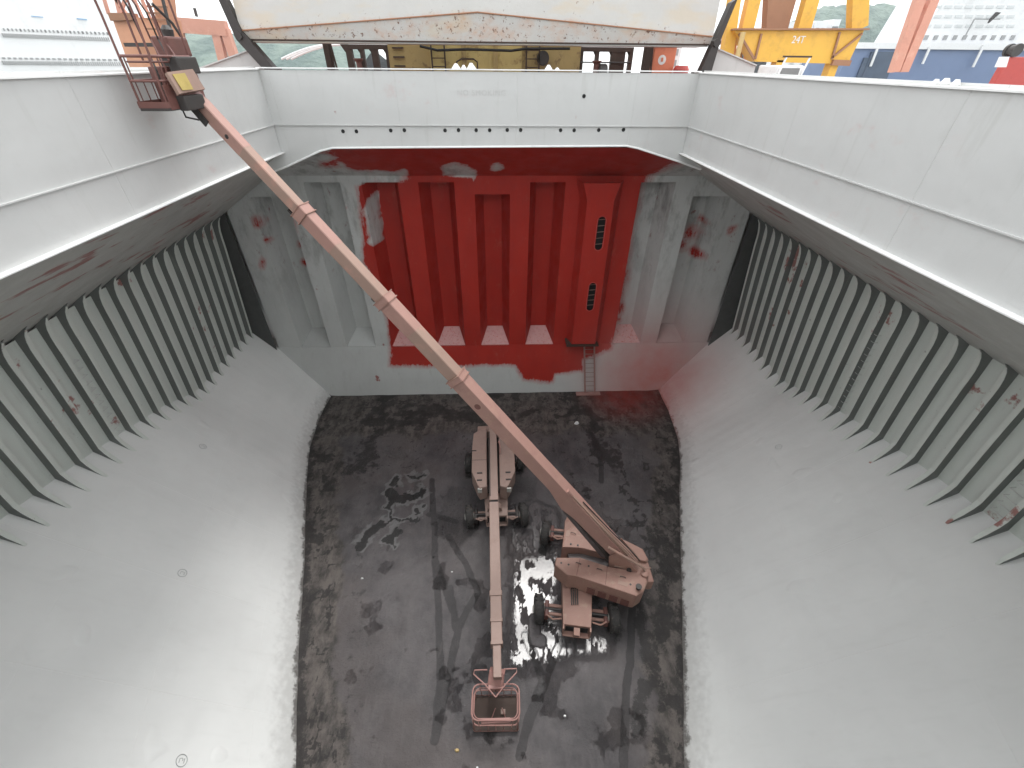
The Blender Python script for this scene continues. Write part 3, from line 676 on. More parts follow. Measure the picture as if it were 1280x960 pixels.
for (xa, za), (xb, zb) in zip(haunch[:-1], haunch[1:]):
    m.loft([[(xa, YC-.0, za), (xa, YC+.55, za+.03), (xa, YC+.55, za+.0), (xa, YC-.0, za-.03)], [(xb, YC-.0, zb), (xb, YC+.55, zb+.03), (xb, YC+.55, zb), (xb, YC-.0, zb-.03)]])
m.build('end_girder_face', M['bulkhead'], co, attrs=dict(red=[.55 if x < 1 else .2 for x, y, z in m.v]))
MB().box((XL-.3, YC, ZD+.02), (XR+.3, YC+.03, ZC)).build('coaming_end_plate', M['coaming'], co)
MB().beam((XL, YC-.005, ZD+.008), (XR, YC-.005, ZD+.008), .06, .022).build('knuckle_weld', M['coaming'], co)
MB().box((XL-.05, YC-.05, ZC+.034), (XR+.05, YC+.33, ZC+.064)).build('top_flange', M['white_edge'], co)
for x, z in [(-5.31, 14.02), (-4.84, 14.02), (-3.63, 14.05), (-3.15, 14.06), (-1.71, 14.06), (-1.23, 14.07), (-.6, 14.07), (-.12, 14.07), (.51, 14.08), (.99, 14.08), (2.43, 14.08), (2.92, 14.08), (3.81, 14.09), (4.71, 14.1), (3.16, 15.05)]:
    z -= .0 if z > 15 else .05
    h = MB().lathe((x, YC+.019 if z < 15 else YC-.001, z), (0, -1, 0), [(0, .062), (.012, .062), (.012, .048), (-.004, .046)], 14).build('drain_hole', M['black'], co)
cu = bpy.data.curves.new('lettering', 'FONT'); cu.body = 'NO SMOKING'; cu.size = .23; cu.extrude = .004; cu.align_x = 'CENTER'; cu.space_character = 1.15
t_o = bpy.data.objects.new('tmp_text', cu); COL.objects.link(t_o); bpy.context.view_layer.update()
me = bpy.data.meshes.new_from_object(t_o); bpy.data.objects.remove(t_o)
xsz = max(v.co.x for v in me.vertices)-min(v.co.x for v in me.vertices)
for v in me.vertices:
    x, y, z = v.co; v.co = Vector((-.37 + x*1.64/xsz, YC-.004-z, 15.05+y)) - WORG[co.name]
me.materials.clear(); me.materials.append(M['text'])
tx = bpy.data.objects.new('lettering', me); COL.objects.link(tx); tx.parent = co; tx['label'] = 'raised painted-over lettering NO SMOKING'
# near end (behind and under the viewer)
MB().box((XL, YCN-.03, 13.3), (XR, YCN, ZC-.2)).build('near_end_plate', M['coaming'], co)
# hatch corners beyond the coaming: sloping stays that rise to the hatch cover ends
for pts, lab in (([(-10.9, 15.52), (-8.19, 16.26), (-7.95, 15.45), (-10.9, 15.4)], 'grey sloping stay plate at the far left corner of the hatch'),
            ([(7.6, 15.5), (7.93, 16.42), (9.61, 15.93), (9.61, 15.5)], 'grey sloping stay plate at the far right corner of the hatch')):
    m = MB().prism([(x, 19.0, z) for x, z in pts], (0, .05, 0)); 
    m.beam((pts[0][0] if pts[0][0] < 0 else pts[1][0], 18.98, pts[0][1]+.01 if pts[0][0] < 0 else pts[1][1]+.01), (pts[1][0] if pts[0][0] < 0 else pts[2][0], 18.98, pts[1][1]+.01 if pts[0][0] < 0 else pts[2][1]+.01), .12, .035)
    for xg in ([-10.6, -8.6] if pts[0][0] < 0 else [8.1, 9.4]): m.box((xg, 19.05, 14.16), (xg+.04, 19.4, 15.5))
    o = m.build('stay_plate', M['coaming'], loc=(pts[0][0], 19, 14.16)); tag(o, lab, 'stay plate', 'stay plates at the hatch corners')

# ------------------------------------------------------------------ the ship round the hold
m = MB()
for (x0, x1, y0, y1) in ((-15.5, XL-.03, -30, 70), (XR+.03, 15.5, -30, 70), (XL-.03, XR+.03, YC+.06, 70), (XL-.03, XR+.03, -30, YCN-.04)):
    m.box((x0, y0, ZD-.03), (x1, y1, ZD-.006))
tag(m.build('main_deck', M['deck']), 'red brown main deck of the ship around the hatch', kind='structure')
m = MB()
for s in (-1, 1): m.box((min(s*15.5, s*15.4), -30, 1.5), (max(s*15.5, s*15.4), 70, ZD-.03))
m.box((-15.5, 69.9, 1.5), (15.5, 70, ZD-.03)); m.box((-15.5, -30, 1.5), (15.5, -29.9, ZD-.03))
tag(m.build('outer_hull', M['outer_hull']), 'outer sides of the bulk carrier', kind='structure')
m = MB().box((-13.4, YN-.05, -.05), (13.4, YN, 13.3))
tag(m.build('near_bulkhead', M['hull']), 'plain grey near end wall of the hold below the viewer', kind='structure')
m = MB()
for (x0, x1, y0, y1) in ((-1500, -15.5, -400, 2200), (15.5, 1500, -400, 2200), (-15.5, 15.5, 70, 2200), (-15.5, 15.5, -400, -30)): m.quad((x0, y0, 4.5), (x1, y0, 4.5), (x1, y1, 4.5), (x0, y1, 4.5))
tag(m.build('harbour_water', M['water']), 'grey green harbour water beyond the ship', kind='structure')
m = MB().box((16.8, -100, 3.5), (75, 160, 12.2)); tag(m.build('quay', M['quay']), 'concrete quay alongside the ship on the right', kind='structure')

def at(u, v, y):
    r = CAMM @ Vector((u-640, 480-v, -F_PX)); return EYE + r*(y/r.y)

# ------------------------------------------------------------------ raised hatch cover
hc = empty('hatch_cover', (-.4, 18.7, 14.2), 'raised grey hatch cover panel streaked with rust above the far coaming', 'hatch cover')
xs_ = np.linspace(-8.3, 7.62, 90)
crease = lambda x: 16.72 + .55*max(0, 1-abs(x+.45)/8.0)
def cov(x, t):
    c = crease(x)
    if t <= 1: return (x, 18.72-.12*t, 16.50+(c-16.50)*t)
    return (x, 18.60+.15*(t-1), c+(t-1)*(18.3-c))
m = grid(cov, xs_, [0, .15, .4, .7, .95, 1, 1.02, 1.06, 1.12, 1.2, 1.35, 1.5, 1.75, 2])
def rustv(v):
    r = []
    for x, y, z in v:
        d = z-crease(x); e = math.exp(-abs(d)/.035)*.85
        below = (1-min(1, abs(x+.45)/7.5))*(1 if d < 0 else .0)*.2 + (.5 if d < 0 else 0)*.5
        above = math.exp(-max(d, 0)/.35)*.42
        lip = math.exp(-(z-16.5)/.05)*.4
        r.append(min(1, max(e*.95, below, above, lip)+.12))
    return r
m.build('front_plate', M['cover'], hc, attrs=dict(rust=rustv(m.v)))
MB().box((-8.25, 18.74, 16.44), (7.57, 19.9, 16.50)).build('lower_edge_plate', M['cover'], hc)
for xe, th in ((-8.3, .03), (7.62, -.03)): MB().prism([(xe, 18.72, 16.5), (xe, 18.6, 16.72), (xe, 18.75, 18.3), (xe, 19.9, 18.3), (xe, 19.9, 16.5)], (th, 0, 0)).build('end_plate', M['cover'], hc)
MB().box((-8.3, 19.9, 16.44), (7.62, 19.95, 18.35)).build('back_plate', M['cover'], hc)
MB().box((-8.3, 18.75, 18.3), (7.62, 19.9, 18.36)).build('top_plate', M['cover'], hc)
MB().tube([(x, 18.585, crease(x)) for x in (-8.25, -.45, 7.58)], .022, 6).build('crease_weld', M['crane_brown'], hc)
MB().tube([(-8.25, 18.70, 16.5), (7.58, 18.70, 16.5)], .025, 6).build('lip_bar', M['dark_brown'], hc)
# folding arms that carry the cover at each end
for pts, lab in (([(-8.62, 17.75), (-8.35, 16.6), (-7.75, 15.74)], 'black hinge arm holding up the left end of the hatch cover'), ([(8.05, 17.6), (7.75, 16.55), (7.55, 15.74)], 'black hinge arm holding up the right end of the hatch cover')):
    m = MB()
    (xa, za), (xb, zb), (xd, zd) = pts; rr = []
    sg = -1 if xa < 0 else 1
    m.prism([(xa-.09, 18.5, za), (xa+.07, 18.5, za+.1), (xb+.13, 18.5, zb+.1), (xd+.26, 18.5, zd), (xd-.14, 18.5, zd), (xb-.13, 18.5, zb-.1)], (0, .35, 0))
    m.lathe((xb, 18.42, zb), (0, 1, 0), [(0, .12), (.5, .12)], 14)
    m.box((xd-.3, 18.4, ZD), (xd+.35, 18.95, zd))
    o = m.build('hinge_arm', M['dark_steel'], loc=(xd, 18.5, ZD)); tag(o, lab, 'hinge arm', 'hinge arms of the hatch cover')

# ------------------------------------------------------------------ ochre crane pedestal block behind the coaming
cb = empty('crane_house', (0, 23, ZD), 'stained ochre machinery house seen under the raised hatch cover', 'deck house')
MB().box((-4.3, 22.6, ZD), (-2.55, 24, 18.5)).build('wall_block', M['crane_base'], cb)
MB().box((-2.55, 22.3, ZD), (1.25, 24.2, 18.5)).build('wall_block', M['crane_base_light'], cb)
MB().box((1.25, 22.6, ZD), (3.75, 24, 18.5)).build('wall_block', M['crane_base'], cb)
for xp in (-1.15, .15): MB().box((xp-.1, 22.22, ZD), (xp+.1, 22.3, 18.5)).build('stiffener', M['crane_base'], cb)
for x0 in (-2.45, 1.45):
    lx = MB()
    for dx in (-.02, .52): MB().box((x0+dx-.03, 22.14, ZD), (x0+dx+.03, 22.2, 18.4)).build('ladder_rail', M['dark_brown'], cb)
    for q in range(9): MB().tube([(x0, 22.17, ZD+.8+q*.28), (x0+.5, 22.17, ZD+.8+q*.28)], .02, 6).build('ladder_rung', M['dark_brown'], cb)
for q in range(9): MB().box((-4.1, 22.5, ZD+.72+q*.3), (-3.65, 22.58, ZD+.77+q*.3)).build('step_rung', M['dark_brown'], cb)
MB().tube([(-2.9, 22.1, 16.45), (-2.2, 22.0, 16.32), (-1, 22.0, 16.36), (.8, 22.0, 16.33), (1.4, 22.0, 16.4), (3.2, 22.05, 16.42)], .045, 8).build('slack_cable', M['black'], cb)
MB().tube([(-1.45, 22.05, 15.7), (-1.45, 22.05, 15.95), (-1.25, 22.05, 16.05), (-.75, 22.05, 16.05), (-.6, 22.05, 15.95), (-.6, 22.05, 15.7)], .03, 6).build('grab_rail', M['dark_brown'], cb)
MB().lathe((2.15, 22.5, 16.1), (0, -1, 0), [(0, .26), (.08, .26), (.08, .1), (.3, .1), (.3, .22), (.36, .22)], 18).build('cable_reel', M['dark_steel'], cb)
MB().box((-6.2, 22.9, 16.55), (6.2, 23.8, 18.6)).build('roof_beam', M['dark_brown'], cb)
# dark framework left and right of it, with openings
for x0, x1, lab in ((-6.0, -4.4, 'dark brown framework with openings left of the ochre house'), (3.8, 6.0, 'dark brown framework with openings right of the ochre house')):
    fr_ = empty('winch_frame', (x0, 23, ZD), lab, 'frame', 'dark frames beside the ochre house')
    n = 3
    for q in range(n+1):
        xp = x0+(x1-x0)*q/n; wd = .16 if q % 2 else .26
        MB().box((xp-wd/2, 22.9, ZD), (xp+wd/2, 23.15, 16.5)).build('post', M['dark_brown'], fr_)
        MB().prism([(xp-wd/2, 22.95, 16.5), (xp-wd/2-.2, 22.95, 16.5), (xp-wd/2, 22.95, 16.2)], (0, .1, 0)).build('gusset', M['dark_brown'], fr_)
    if x0 > 0:
        MB().box((5.3, 22.92, ZD), (5.75, 23.1, 16.4)).build('closed_panel', M['dark_brown'], fr_); MB().tube([(3.8, 22.86, 15.98), (6.0, 22.86, 15.98)], .03, 6).build('guard_rail', M['dark_steel'], fr_)
        MB().lathe((4.6, 22.7, 15.6), (1, 0, 0), [(0, .3), (.05, .34), (.3, .34), (.35, .3)], 16).build('winch_drum', M['dark_steel'], fr_)
    MB().box((x0, 22.88, 16.34), (x1, 23.1, 16.5)).build('top_beam', M['dark_brown'], fr_)
    MB().lathe(((x0+x1)/2-.4, 22.7, 15.7), (0, 0, 1), [(-1.5, .12), (.2, .12), (.3, .2), (.34, .2)], 12).build('mushroom_vent', M['lift_b_maroon'], fr_)
# posts, locker, drum and other small deck gear
def tagm(m, name, mat, loc, lab, cat, grp=None, **k): return tag(m.build(name, mat, loc=loc, **k), lab, cat, grp)
for x, wd, lab in ((-6.35, .2, 'rusty post between the hill view and the dark frame'), (6.15, .22, 'dark brown post left of the orange locker')):
    m = MB().box((x-wd/2, 21.0, ZD), (x+wd/2, 21.3, 18.2)); m.beam((x+wd, 21.1, ZD+.1), (x+.1, 21.1, 17.2), .07, .07)
    m.beam((x+wd+.2, 21.1, ZD+.1), (x+.15, 21.1, 16.7), .06, .06)
    tagm(m, 'steel_post', M['dark_brown'], (x, 21, ZD), lab, 'post', 'posts under the hatch cover')
lk = empty('orange_locker', (6.95, 21.5, ZD), 'orange locker with a white round emblem under the hatch cover', 'locker')
MB().box((6.45, 21.2, ZD), (7.35, 21.9, 16.62)).build('locker_body', M['orange'], lk, bevel=.03)
MB().lathe((6.82, 21.2, 16.08), (0, -1, 0), [(0, .16), (.01, .16)], 20).build('round_emblem', M['white_trim'], lk)
MB().box((6.78, 21.17, 16.02), (6.86, 21.188, 16.15)).build('emblem_mark', M['orange'], lk)
for zz in (15.1, 16.5): MB().box((6.44, 21.15, zz), (7.36, 21.2, zz+.05)).build('locker_hinge_strip', M['crane_brown'], lk)
tagm(MB().lathe((7.6, 21.0, ZD), (0, 0, 1), [(0, .3), (.02, .31), (.5, .3), (.52, .31), (1.0, .3), (1.6, .3), (1.62, .31), (1.75, .24)], 18), 'red_drum', M['red_paint'], (7.6, 21, ZD), 'small red drum at the right of the orange locker', 'drum')
sh = empty('deck_tower', (8.3, 26, ZD), 'small pale tower with grey window bands behind the orange locker', 'tower')
MB().box((8.35, 26, ZD), (9.25, 27, 17.6)).build('tower_wall', M['white_trim'], sh)
for q in range(3): MB().box((8.5, 25.97, 15.85+q*.42), (9.1, 25.998, 16.1+q*.42)).build('window', M['window_grey'], sh)
# white rags and lumps lying on the coaming top
for i, (x, s) in enumerate([(-1.2, .16), (-.95, .1), (-.7, .15), (1.9, .14), (2.2, .08), (5.0, .07)]):
    m = MB(); rings = []
    for t in np.linspace(0, 1, 6):
        rings.append([(x + (math.cos(a)*s*(1-t*.75)*(1+.25*math.sin(3*a+i))), 17.75+math.sin(a)*s*.6*(1-t*.7), 15.775+t*s*(.9+.2*math.sin(i))) for a in np.linspace(0, 2*math.pi, 11)[:-1]])
    m.loft(rings)
    tagm(m, 'white_rag', M['white_trim'], (x, 17.75, 15.775), ['crumpled white rag on the coaming, largest of the left trio', 'small white rag in the middle of the trio on the coaming', 'crumpled white rag at the right of the trio on the coaming', 'white rag on the coaming near the right ladder', 'tiny white scrap beside the rag near the right ladder', 'tiny white scrap on the coaming below the right frame'][i], 'rag', 'white rags on the coaming', smooth=True)
# pale tarpaulin hoops left, seen through the gap
m = MB()
for q in range(3): m.tube([at(352+q*6+t*62, 84-28*math.sin(math.pi*(.12+.38*t)) , 30) for t in np.linspace(0, 1, 9)], .06, 6)
tagm(m, 'hose_hoops', M['white_trim'], tuple(at(360, 84, 30)), 'curved white pipes seen through the gap at left of the hatch cover', 'pipes')

# ------------------------------------------------------------------ boom lifts
def rrect(c, ax, ay, w_, d_, r, n=5):
    pts = []
    for sx, sy, a0 in ((1, 1, 0), (-1, 1, 90), (-1, -1, 180), (1, -1, 270)):
        for q in range(n+1):
            a = math.radians(a0+90*q/n); pts.append(c + ax*(sx*(w_/2-r)+r*math.cos(a)) + ay*(sy*(d_/2-r)+r*math.sin(a)))
    return pts

def wheel(root, c, axle, r=.47, wd=.34, ang=0.):
    c = Vector(c); ax = Vector(axle).normalized()
    prof = [(-wd/2, r*.58), (-wd/2, r*.80), (-wd*.42, r*.95), (-wd*.28, r), (wd*.28, r), (wd*.42, r*.95), (wd/2, r*.80), (wd/2, r*.58)]
    m = MB().lathe(c, ax, prof, 28)
    _, s_, u_ = orient(ax)
    for q in range(18):
        a = 2*math.pi*q/18; d = s_*math.cos(a)+u_*math.sin(a); tng = ax.cross(d)
        for sgn in (-1, 1):
            p = c+d*(r+.012)+ax*sgn*wd*.2; m.beam(p-tng*.025+ax*sgn*.0, p+tng*.03+ax*sgn*.06, .035, .035, up=d)
    W = m.build('wheel', M['tyre'], root)
    MB().lathe(c, ax, [(-wd*.48, r*.57), (-wd*.3, r*.5), (wd*.3, r*.5), (wd*.48, r*.57)], 20).build('rim', M['hub'], W)
    MB().lathe(c, ax, [(-wd*.5-.05, .09), (-wd*.5-.02, .14), (wd*.5+.02, .14), (wd*.5+.05, .09)], 14).build('hub', M['hub'], W)

def chassis(root, cx, cy, fdir, gauge, base, body, mat, wd=.98, over=.62):
    f = Vector((*fdir, 0)).normalized(); s = Vector((f.y, -f.x, 0)); c = Vector((cx, cy, 0)); Z = Vector((0, 0, 1))
    L = base/2+over
    m = MB()
    rings = []
    for t, wv, zl, zh in ((-L, wd*.8, .55, .85), (-L+.35, wd, .45, .98), (0, wd*1.15, .42, 1.02), (L-.35, wd, .45, .98), (L, wd*.96, .5, .92)):
        p = c+f*t; rings.append([p-s*wv/2+Z*zl, p+s*wv/2+Z*zl, p+s*wv/2+Z*zh, p-s*wv/2+Z*zh])
    m.loft(rings); m.build('chassis', mat, root, bevel=.02)
    # front pockets with a centre tongue
    for sg in (-1, 1):
        e = c+f*(L+.001); m = MB()
        a = e+s*sg*wd*.24
        m.beam(a-f*.0-Z*0+Z*.52, a+f*.02+Z*.52, wd*.3, .26); m = MB()
        lo_ = a+Z*.70
        MB().beam(lo_+f*.004, lo_+f*.03, wd*.28, .24).build('front_pocket', M['black'], root)
        MB().beam(e+s*sg*wd*.46+Z*.7, e+s*sg*wd*.46+f*.14+Z*.7, .05, .42).build('front_cheek', mat, root)
    MB().beam(c+f*L+Z*.72, c+f*(L+.22)+Z*.66, .2, .3).build('tow_tongue', mat, root)
    MB().beam(c+f*(L+.1)-s*wd*.46+Z*.47, c+f*(L+.1)+s*wd*.46+Z*.47, .16, .06).build('bumper_sill', mat, root)
    for e_, g in ((1, gauge[0]), (-1, gauge[1])):
        p = c+f*(e_*base/2)+Z*.47
        for off, hh in ((.13, .10), (-.15, .12)):
            MB().beam(p-s*(g/2-.14)+f*off, p+s*(g/2-.14)+f*off, hh, hh, bev=.02).build('axle_beam', mat, root)
        MB().tube([p-s*(g/2-.2)+Z*.1, p+s*(g/2-.2)+Z*.1], .05, 8).build('drive_shaft', M['dark_steel'], root)
        for sg in (-1, 1):
            k_ = p+s*sg*(g/2-.28)
            MB().beam(k_-f*.28, k_+f*.28, .14, .26, bev=.03).build('axle_knuckle', M['lift_b_maroon'] if mat != M['lift_a'] else M['dark_steel'], root)
            MB().tube([k_+f*.25+Z*.18, p+s*sg*(g/2-.5)+f*.42+Z*.26, p+s*sg*.52+f*.40+Z*.34], .03, 7).build('hydraulic_hose', mat, root)
            ax = (s+f*(.10*e_)).normalized()
            wheel(root, p+s*sg*g/2, ax)

def cowl(root, poly, z0, z1, mat, name='engine_cowl', bulge=.05):
    cx = sum(p[0] for p in poly)/len(poly); cy = sum(p[1] for p in poly)/len(poly)
    rings = []
    for z, k in ((z0, .94), (z0+.1, 1), (z1-.06, 1), (z1-.015, .985), (z1, .95)):
        rings.append([(cx+(x-cx)*k, cy+(y-cy)*k, z) for x, y in poly])
    return MB().loft(rings).build(name, mat, root)

def boom_section(root, a, b, wd, ht, mat, name='boom_section', label=None, up=(0, 0, 1), w2=None, h2=None):
    return MB().beam(a, b, wd, ht, up=up, w2=w2, h2=h2, bev=.02).build(name, mat, root, label)

# ---- large lift reaching up to the left coaming
LB = empty('boom_lift', (2.95, 8.5, 0), 'large red dusted boom lift with its long boom raised towards the left coaming', 'boom lift', 'boom lifts on the hold floor')
chassis(LB, 2.88, 8.50, (-.155, -.988), (2.62, 2.5), 3.1, None, M['lift_b'])
MB().lathe((3.35, 8.35, 0), (0, 0, 1), [(.9, .62), (1.12, .62), (1.12, .56), (1.2, .56)], 24).build('slew_ring', M['lift_b_maroon'], LB)
cowl(LB, [(2.0, 8.27), (1.92, 7.99), (2.32, 7.60), (2.62, 7.55), (4.50, 6.80), (4.78, 6.95), (5.0, 7.25), (5.08, 7.62), (3.9, 7.83), (2.85, 8.24)], 1.02, 1.9, M['lift_b'], 'engine_cowl')
cowl(LB, [(2.27, 8.68), (2.42, 9.3), (2.80, 9.55), (3.49, 9.38), (4.70, 8.86), (5.22, 8.50), (5.30, 8.1), (5.18, 8.02), (3.52, 8.44), (2.97, 8.62)], 1.02, 1.88, M['lift_b'], 'battery_cowl')
cowl(LB, [(2.35, 8.25), (2.5, 8.72), (5.2, 7.95), (5.05, 7.45)], .98, 1.25, M['dark_steel'], 'turntable_base')
# cowl details: seams, latches, vents
for (xa, ya, xb, yb) in ((2.62, 7.58, 2.85, 8.2), (3.55, 7.22, 3.75, 7.86)):
    MB().beam((xa, ya, 1.902), (xb, yb, 1.902), .015, .01).build('cowl_seam', M['lift_b_maroon'], LB)
for p in ((2.15, 8.05), (2.4, 7.98), (2.6, 8.78), (2.85, 8.72), (3.1, 7.9), (4.4, 7.2)):
    MB().lathe((*p, 1.88), (0, 0, 1), [(0, .035), (.03, .035)], 10).build('cowl_bolt', M['dark_steel'], LB)
for (x, y) in ((2.75, 8.0), (3.45, 7.75), (4.2, 7.45), (2.75, 9.2), (3.7, 8.95), (4.5, 8.55)):
    MB().tube([(x-.08, y+.03, 1.89), (x-.08, y+.03, 1.95), (x+.08, y-.03, 1.95), (x+.08, y-.03, 1.89)], .012, 6).build('cowl_handle', M['dark_steel'], LB)
for (x0, y0, x1, y1, zz) in ((3.2, 9.2, 3.55, 9.05, 1.885), (4.0, 7.3, 4.3, 7.18, 1.905), (2.5, 9.1, 2.62, 9.35, 1.885)):
    MB().beam((x0, y0, zz), (x1, y1, zz), .14, .008).build('faded_label', M['lift_b_tan'], LB)
MB().lathe((4.62, 7.05, 1.88), (0, 0, 1), [(0, .07), (.12, .07), (.14, .1), (.17, .1)], 14).build('exhaust_cap', M['dark_steel'], LB)
for q_ in range(4):
    MB().tube([(2.45+.07*q_, 7.0, 1.03), (2.5+.07*q_, 7.5, 1.1), (2.75+.05*q_, 7.9, 1.0), (3.0, 8.2, 1.0)], .02, 6).build('hydraulic_hose', M['dark_steel'], LB)
for q in range(4):
    x = 3.0+.36*q; y = 7.36-.143*q
    MB().beam((x, y, 1.3), (x+.26, y-.103, 1.3), .03, .32).build('vent_panel', M['lift_b_maroon'], LB)
PV = Vector((4.57, 7.99, 1.95)); TP = Vector((-6.70, 11.80, 15.29)); BD = (TP-PV); BLEN = BD.length; BD.normalize()
_, BS, BU = orient(BD)
B = lambda s, a=0, b=0: PV+BD*s+BS*a+BU*b
# cheek plates of the boom foot
for sg in (-1, 1):
    MB().prism([B(-.5, sg*.25, -.4), B(-.2, sg*.25, .2), B(.9, sg*.25, .22), B(.8, sg*.25, -.3), B(.2, sg*.25, -.7)], BS*(.04*sg)).build('pivot_cheek', M['lift_b'], LB)
MB().tube([B(0, -.36, 0), B(0, .36, 0)], .08, 14).build('pivot_pin', M['dark_steel'], LB)
MB().box((4.72, 7.35, 1.2), (5.3, 8.3, 1.75)).build('counterweight', M['lift_b'], LB, bevel=.05)
m = MB()
rings = []
for s_, t_, bt in ((-.25, .16, -.25), (.7, .2, -.27), (2.9, .23, -.34), (3.4, .23, -.44), (4.3, .23, -.25), (9.0, .23, -.23)):
    rings.append([B(s_, -.21, bt), B(s_, .21, bt), B(s_, .21, t_), B(s_, -.21, t_)])
m.loft(rings); m.build('boom_base_section', M['lift_b_pink'], LB, bevel=.015)
boom_section(LB, B(8.95), B(9.16), .475, .52, M['lift_b_pink'], 'boom_collar')
boom_section(LB, B(9.16), B(12.0), .36, .42, M['lift_b_tan'])
boom_section(LB, B(10.85), B(11.85), .368, .428, M['lift_b_pink'], 'boom_sleeve')
boom_section(LB, B(11.84), B(12.06), .415, .475, M['lift_b_pink'], 'boom_collar')
boom_section(LB, B(12.06), B(14.8), .31, .36, M['lift_b_tan'])
boom_section(LB, B(13.7), B(14.6), .317, .367, M['lift_b_pink'], 'boom_sleeve')
boom_section(LB, B(14.62), B(14.88), .36, .41, M['lift_b_pink'], 'boom_collar')
boom_section(LB, B(14.88), B(17.75), .25, .30, M['lift_b_tan'])
boom_section(LB, B(16.5), B(17.7), .256, .306, M['lift_b_pink'], 'boom_sleeve')
for s_ in (9.2, 12.1, 14.92): MB().beam(B(s_, 0, -.22), B(s_+.12, 0, -.22), .2, .06).build('wear_pad', M['dark_steel'], LB)
for s_, wv in ((8.96, .48), (9.15, .48), (11.85, .42), (12.05, .42), (14.63, .365), (14.87, .365)):
    MB().beam(B(s_-.012), B(s_+.012), wv+.03, wv+.075).build('collar_band', M['lift_b'], LB)
# hose track along the top of the base section and its brackets
MB().beam(B(.5, -.13, .25), B(3.9, -.13, .25), .07, .06).build('hose_track', M['lift_b_tan'], LB)
MB().beam(B(3.75, -.13, .26), B(4.0, -.13, .26), .13, .12, bev=.03).build('hose_clamp', M['lift_b_pink'], LB)
for k_, off in enumerate((.05, -.05, -.14)):
    MB().tube([B(-.1, off, .34-.02*k_), B(.6, off, .34), B(1.6, off, .28), B(3.2, off, .25)], .02, 6).build('hydraulic_hose', M['lift_b_tan' if k_ else 'dark_steel'], LB)
MB().tube([(5.0, 7.6, 1.95), (4.9, 7.65, 2.15), B(1.4, -.4, .1)], .045, 8).build('lift_link', M['lift_b_tan'], LB)
MB().lathe((4.98, 7.55, 1.88), (0, 0, 1), [(0, .14), (.1, .14), (.12, .08)], 14).build('link_foot', M['lift_b'], LB)
MB().tube([(4.0, 7.85, 1.93), (4.6, 7.75, 1.96), (5.25, 7.72, 1.97)], .018, 6).build('hand_rail', M['lift_b_tan'], LB)
# luffing cylinder in the slot
MB().tube([(4.35, 7.98, 1.30), B(2.2, 0, -.42)], .13, 16).build('lift_cylinder', M['dark_steel'], LB)
MB().tube([B(2.0, 0, -.50), B(3.2, 0, -.36)], .08, 12).build('cylinder_rod', M['dark_steel'], LB)
MB().beam(B(.7, 0, -.60), B(3.25, 0, -.42), .36, .16).build('cylinder_guard', M['slate'], LB)
MB().prism([(2.55, 8.30, 1.2), (2.5, 8.62, 1.2), (3.0, 8.6, 1.2), (3.6, 8.43, 1.2), (5.0, 8.05, 1.2), (5.0, 7.75, 1.2), (3.9, 7.9, 1.2), (2.9, 8.28, 1.2)], (0, 0, .32)).build('slot_cover', M['slate'], LB)
MB().lathe(B(8.05, -.21, -.02), BS*-1, [(-.005, .10), (.004, .10)], 18).build('round_decal', M['lift_b_maroon'], LB)
MB().lathe(B(16.9, -.129, 0), BS*-1, [(-.005, .05), (.004, .05)], 12).build('boom_bolt', M['dark_steel'], LB)
# boom head, rotator and basket
HD = B(17.85)
MB().beam(B(17.7, 0, -.05), B(18.0, 0, -.08), .27, .4, bev=.03).build('boom_head', M['lift_b_maroon'], LB)
for q in (-.15, .15): MB().beam(B(17.35, q, -.16), B(17.95, q, -.12), .03, .16).build('head_plate', M['dark_steel'], LB)
MB().tube([B(17.5, -.2, -.2), B(17.7, -.3, -.34), B(17.95, -.2, -.3)], .02, 6).build('hydraulic_hose', M['dark_steel'], LB)
RC = Vector((-6.98, 11.95, 15.28))
MB().box((-6.95, 11.80, 15.14), (-6.66, 12.1, 15.26)).build('rotator_arm', M['lift_b_maroon'], LB)
MB().prism([(-6.56, 10.80, 15.74), (-6.50, 10.84, 15.38), (-6.46, 11.78, 15.42), (-6.52, 11.68, 15.78)], (.07, -.02, .03)).build('mounting_plate', M['lift_b_tan'], LB)
MB().prism([(-6.475, 10.90, 15.73), (-6.42, 10.94, 15.46), (-6.395, 11.30, 15.46), (-6.44, 11.28, 15.745)], (.012, -.002, .004)).build('yellow_label', M['sticker'], LB)
MB().box((-6.62, 10.95, 15.1), (-6.45, 11.7, 15.36)).build('rotator_block', M['dark_steel'], LB, bevel=.02)
MB().box((-7.0, 11.7, 15.2), (-6.62, 12.1, 15.72)).build('rotator_housing', M['lift_b_maroon'], LB, bevel=.03)
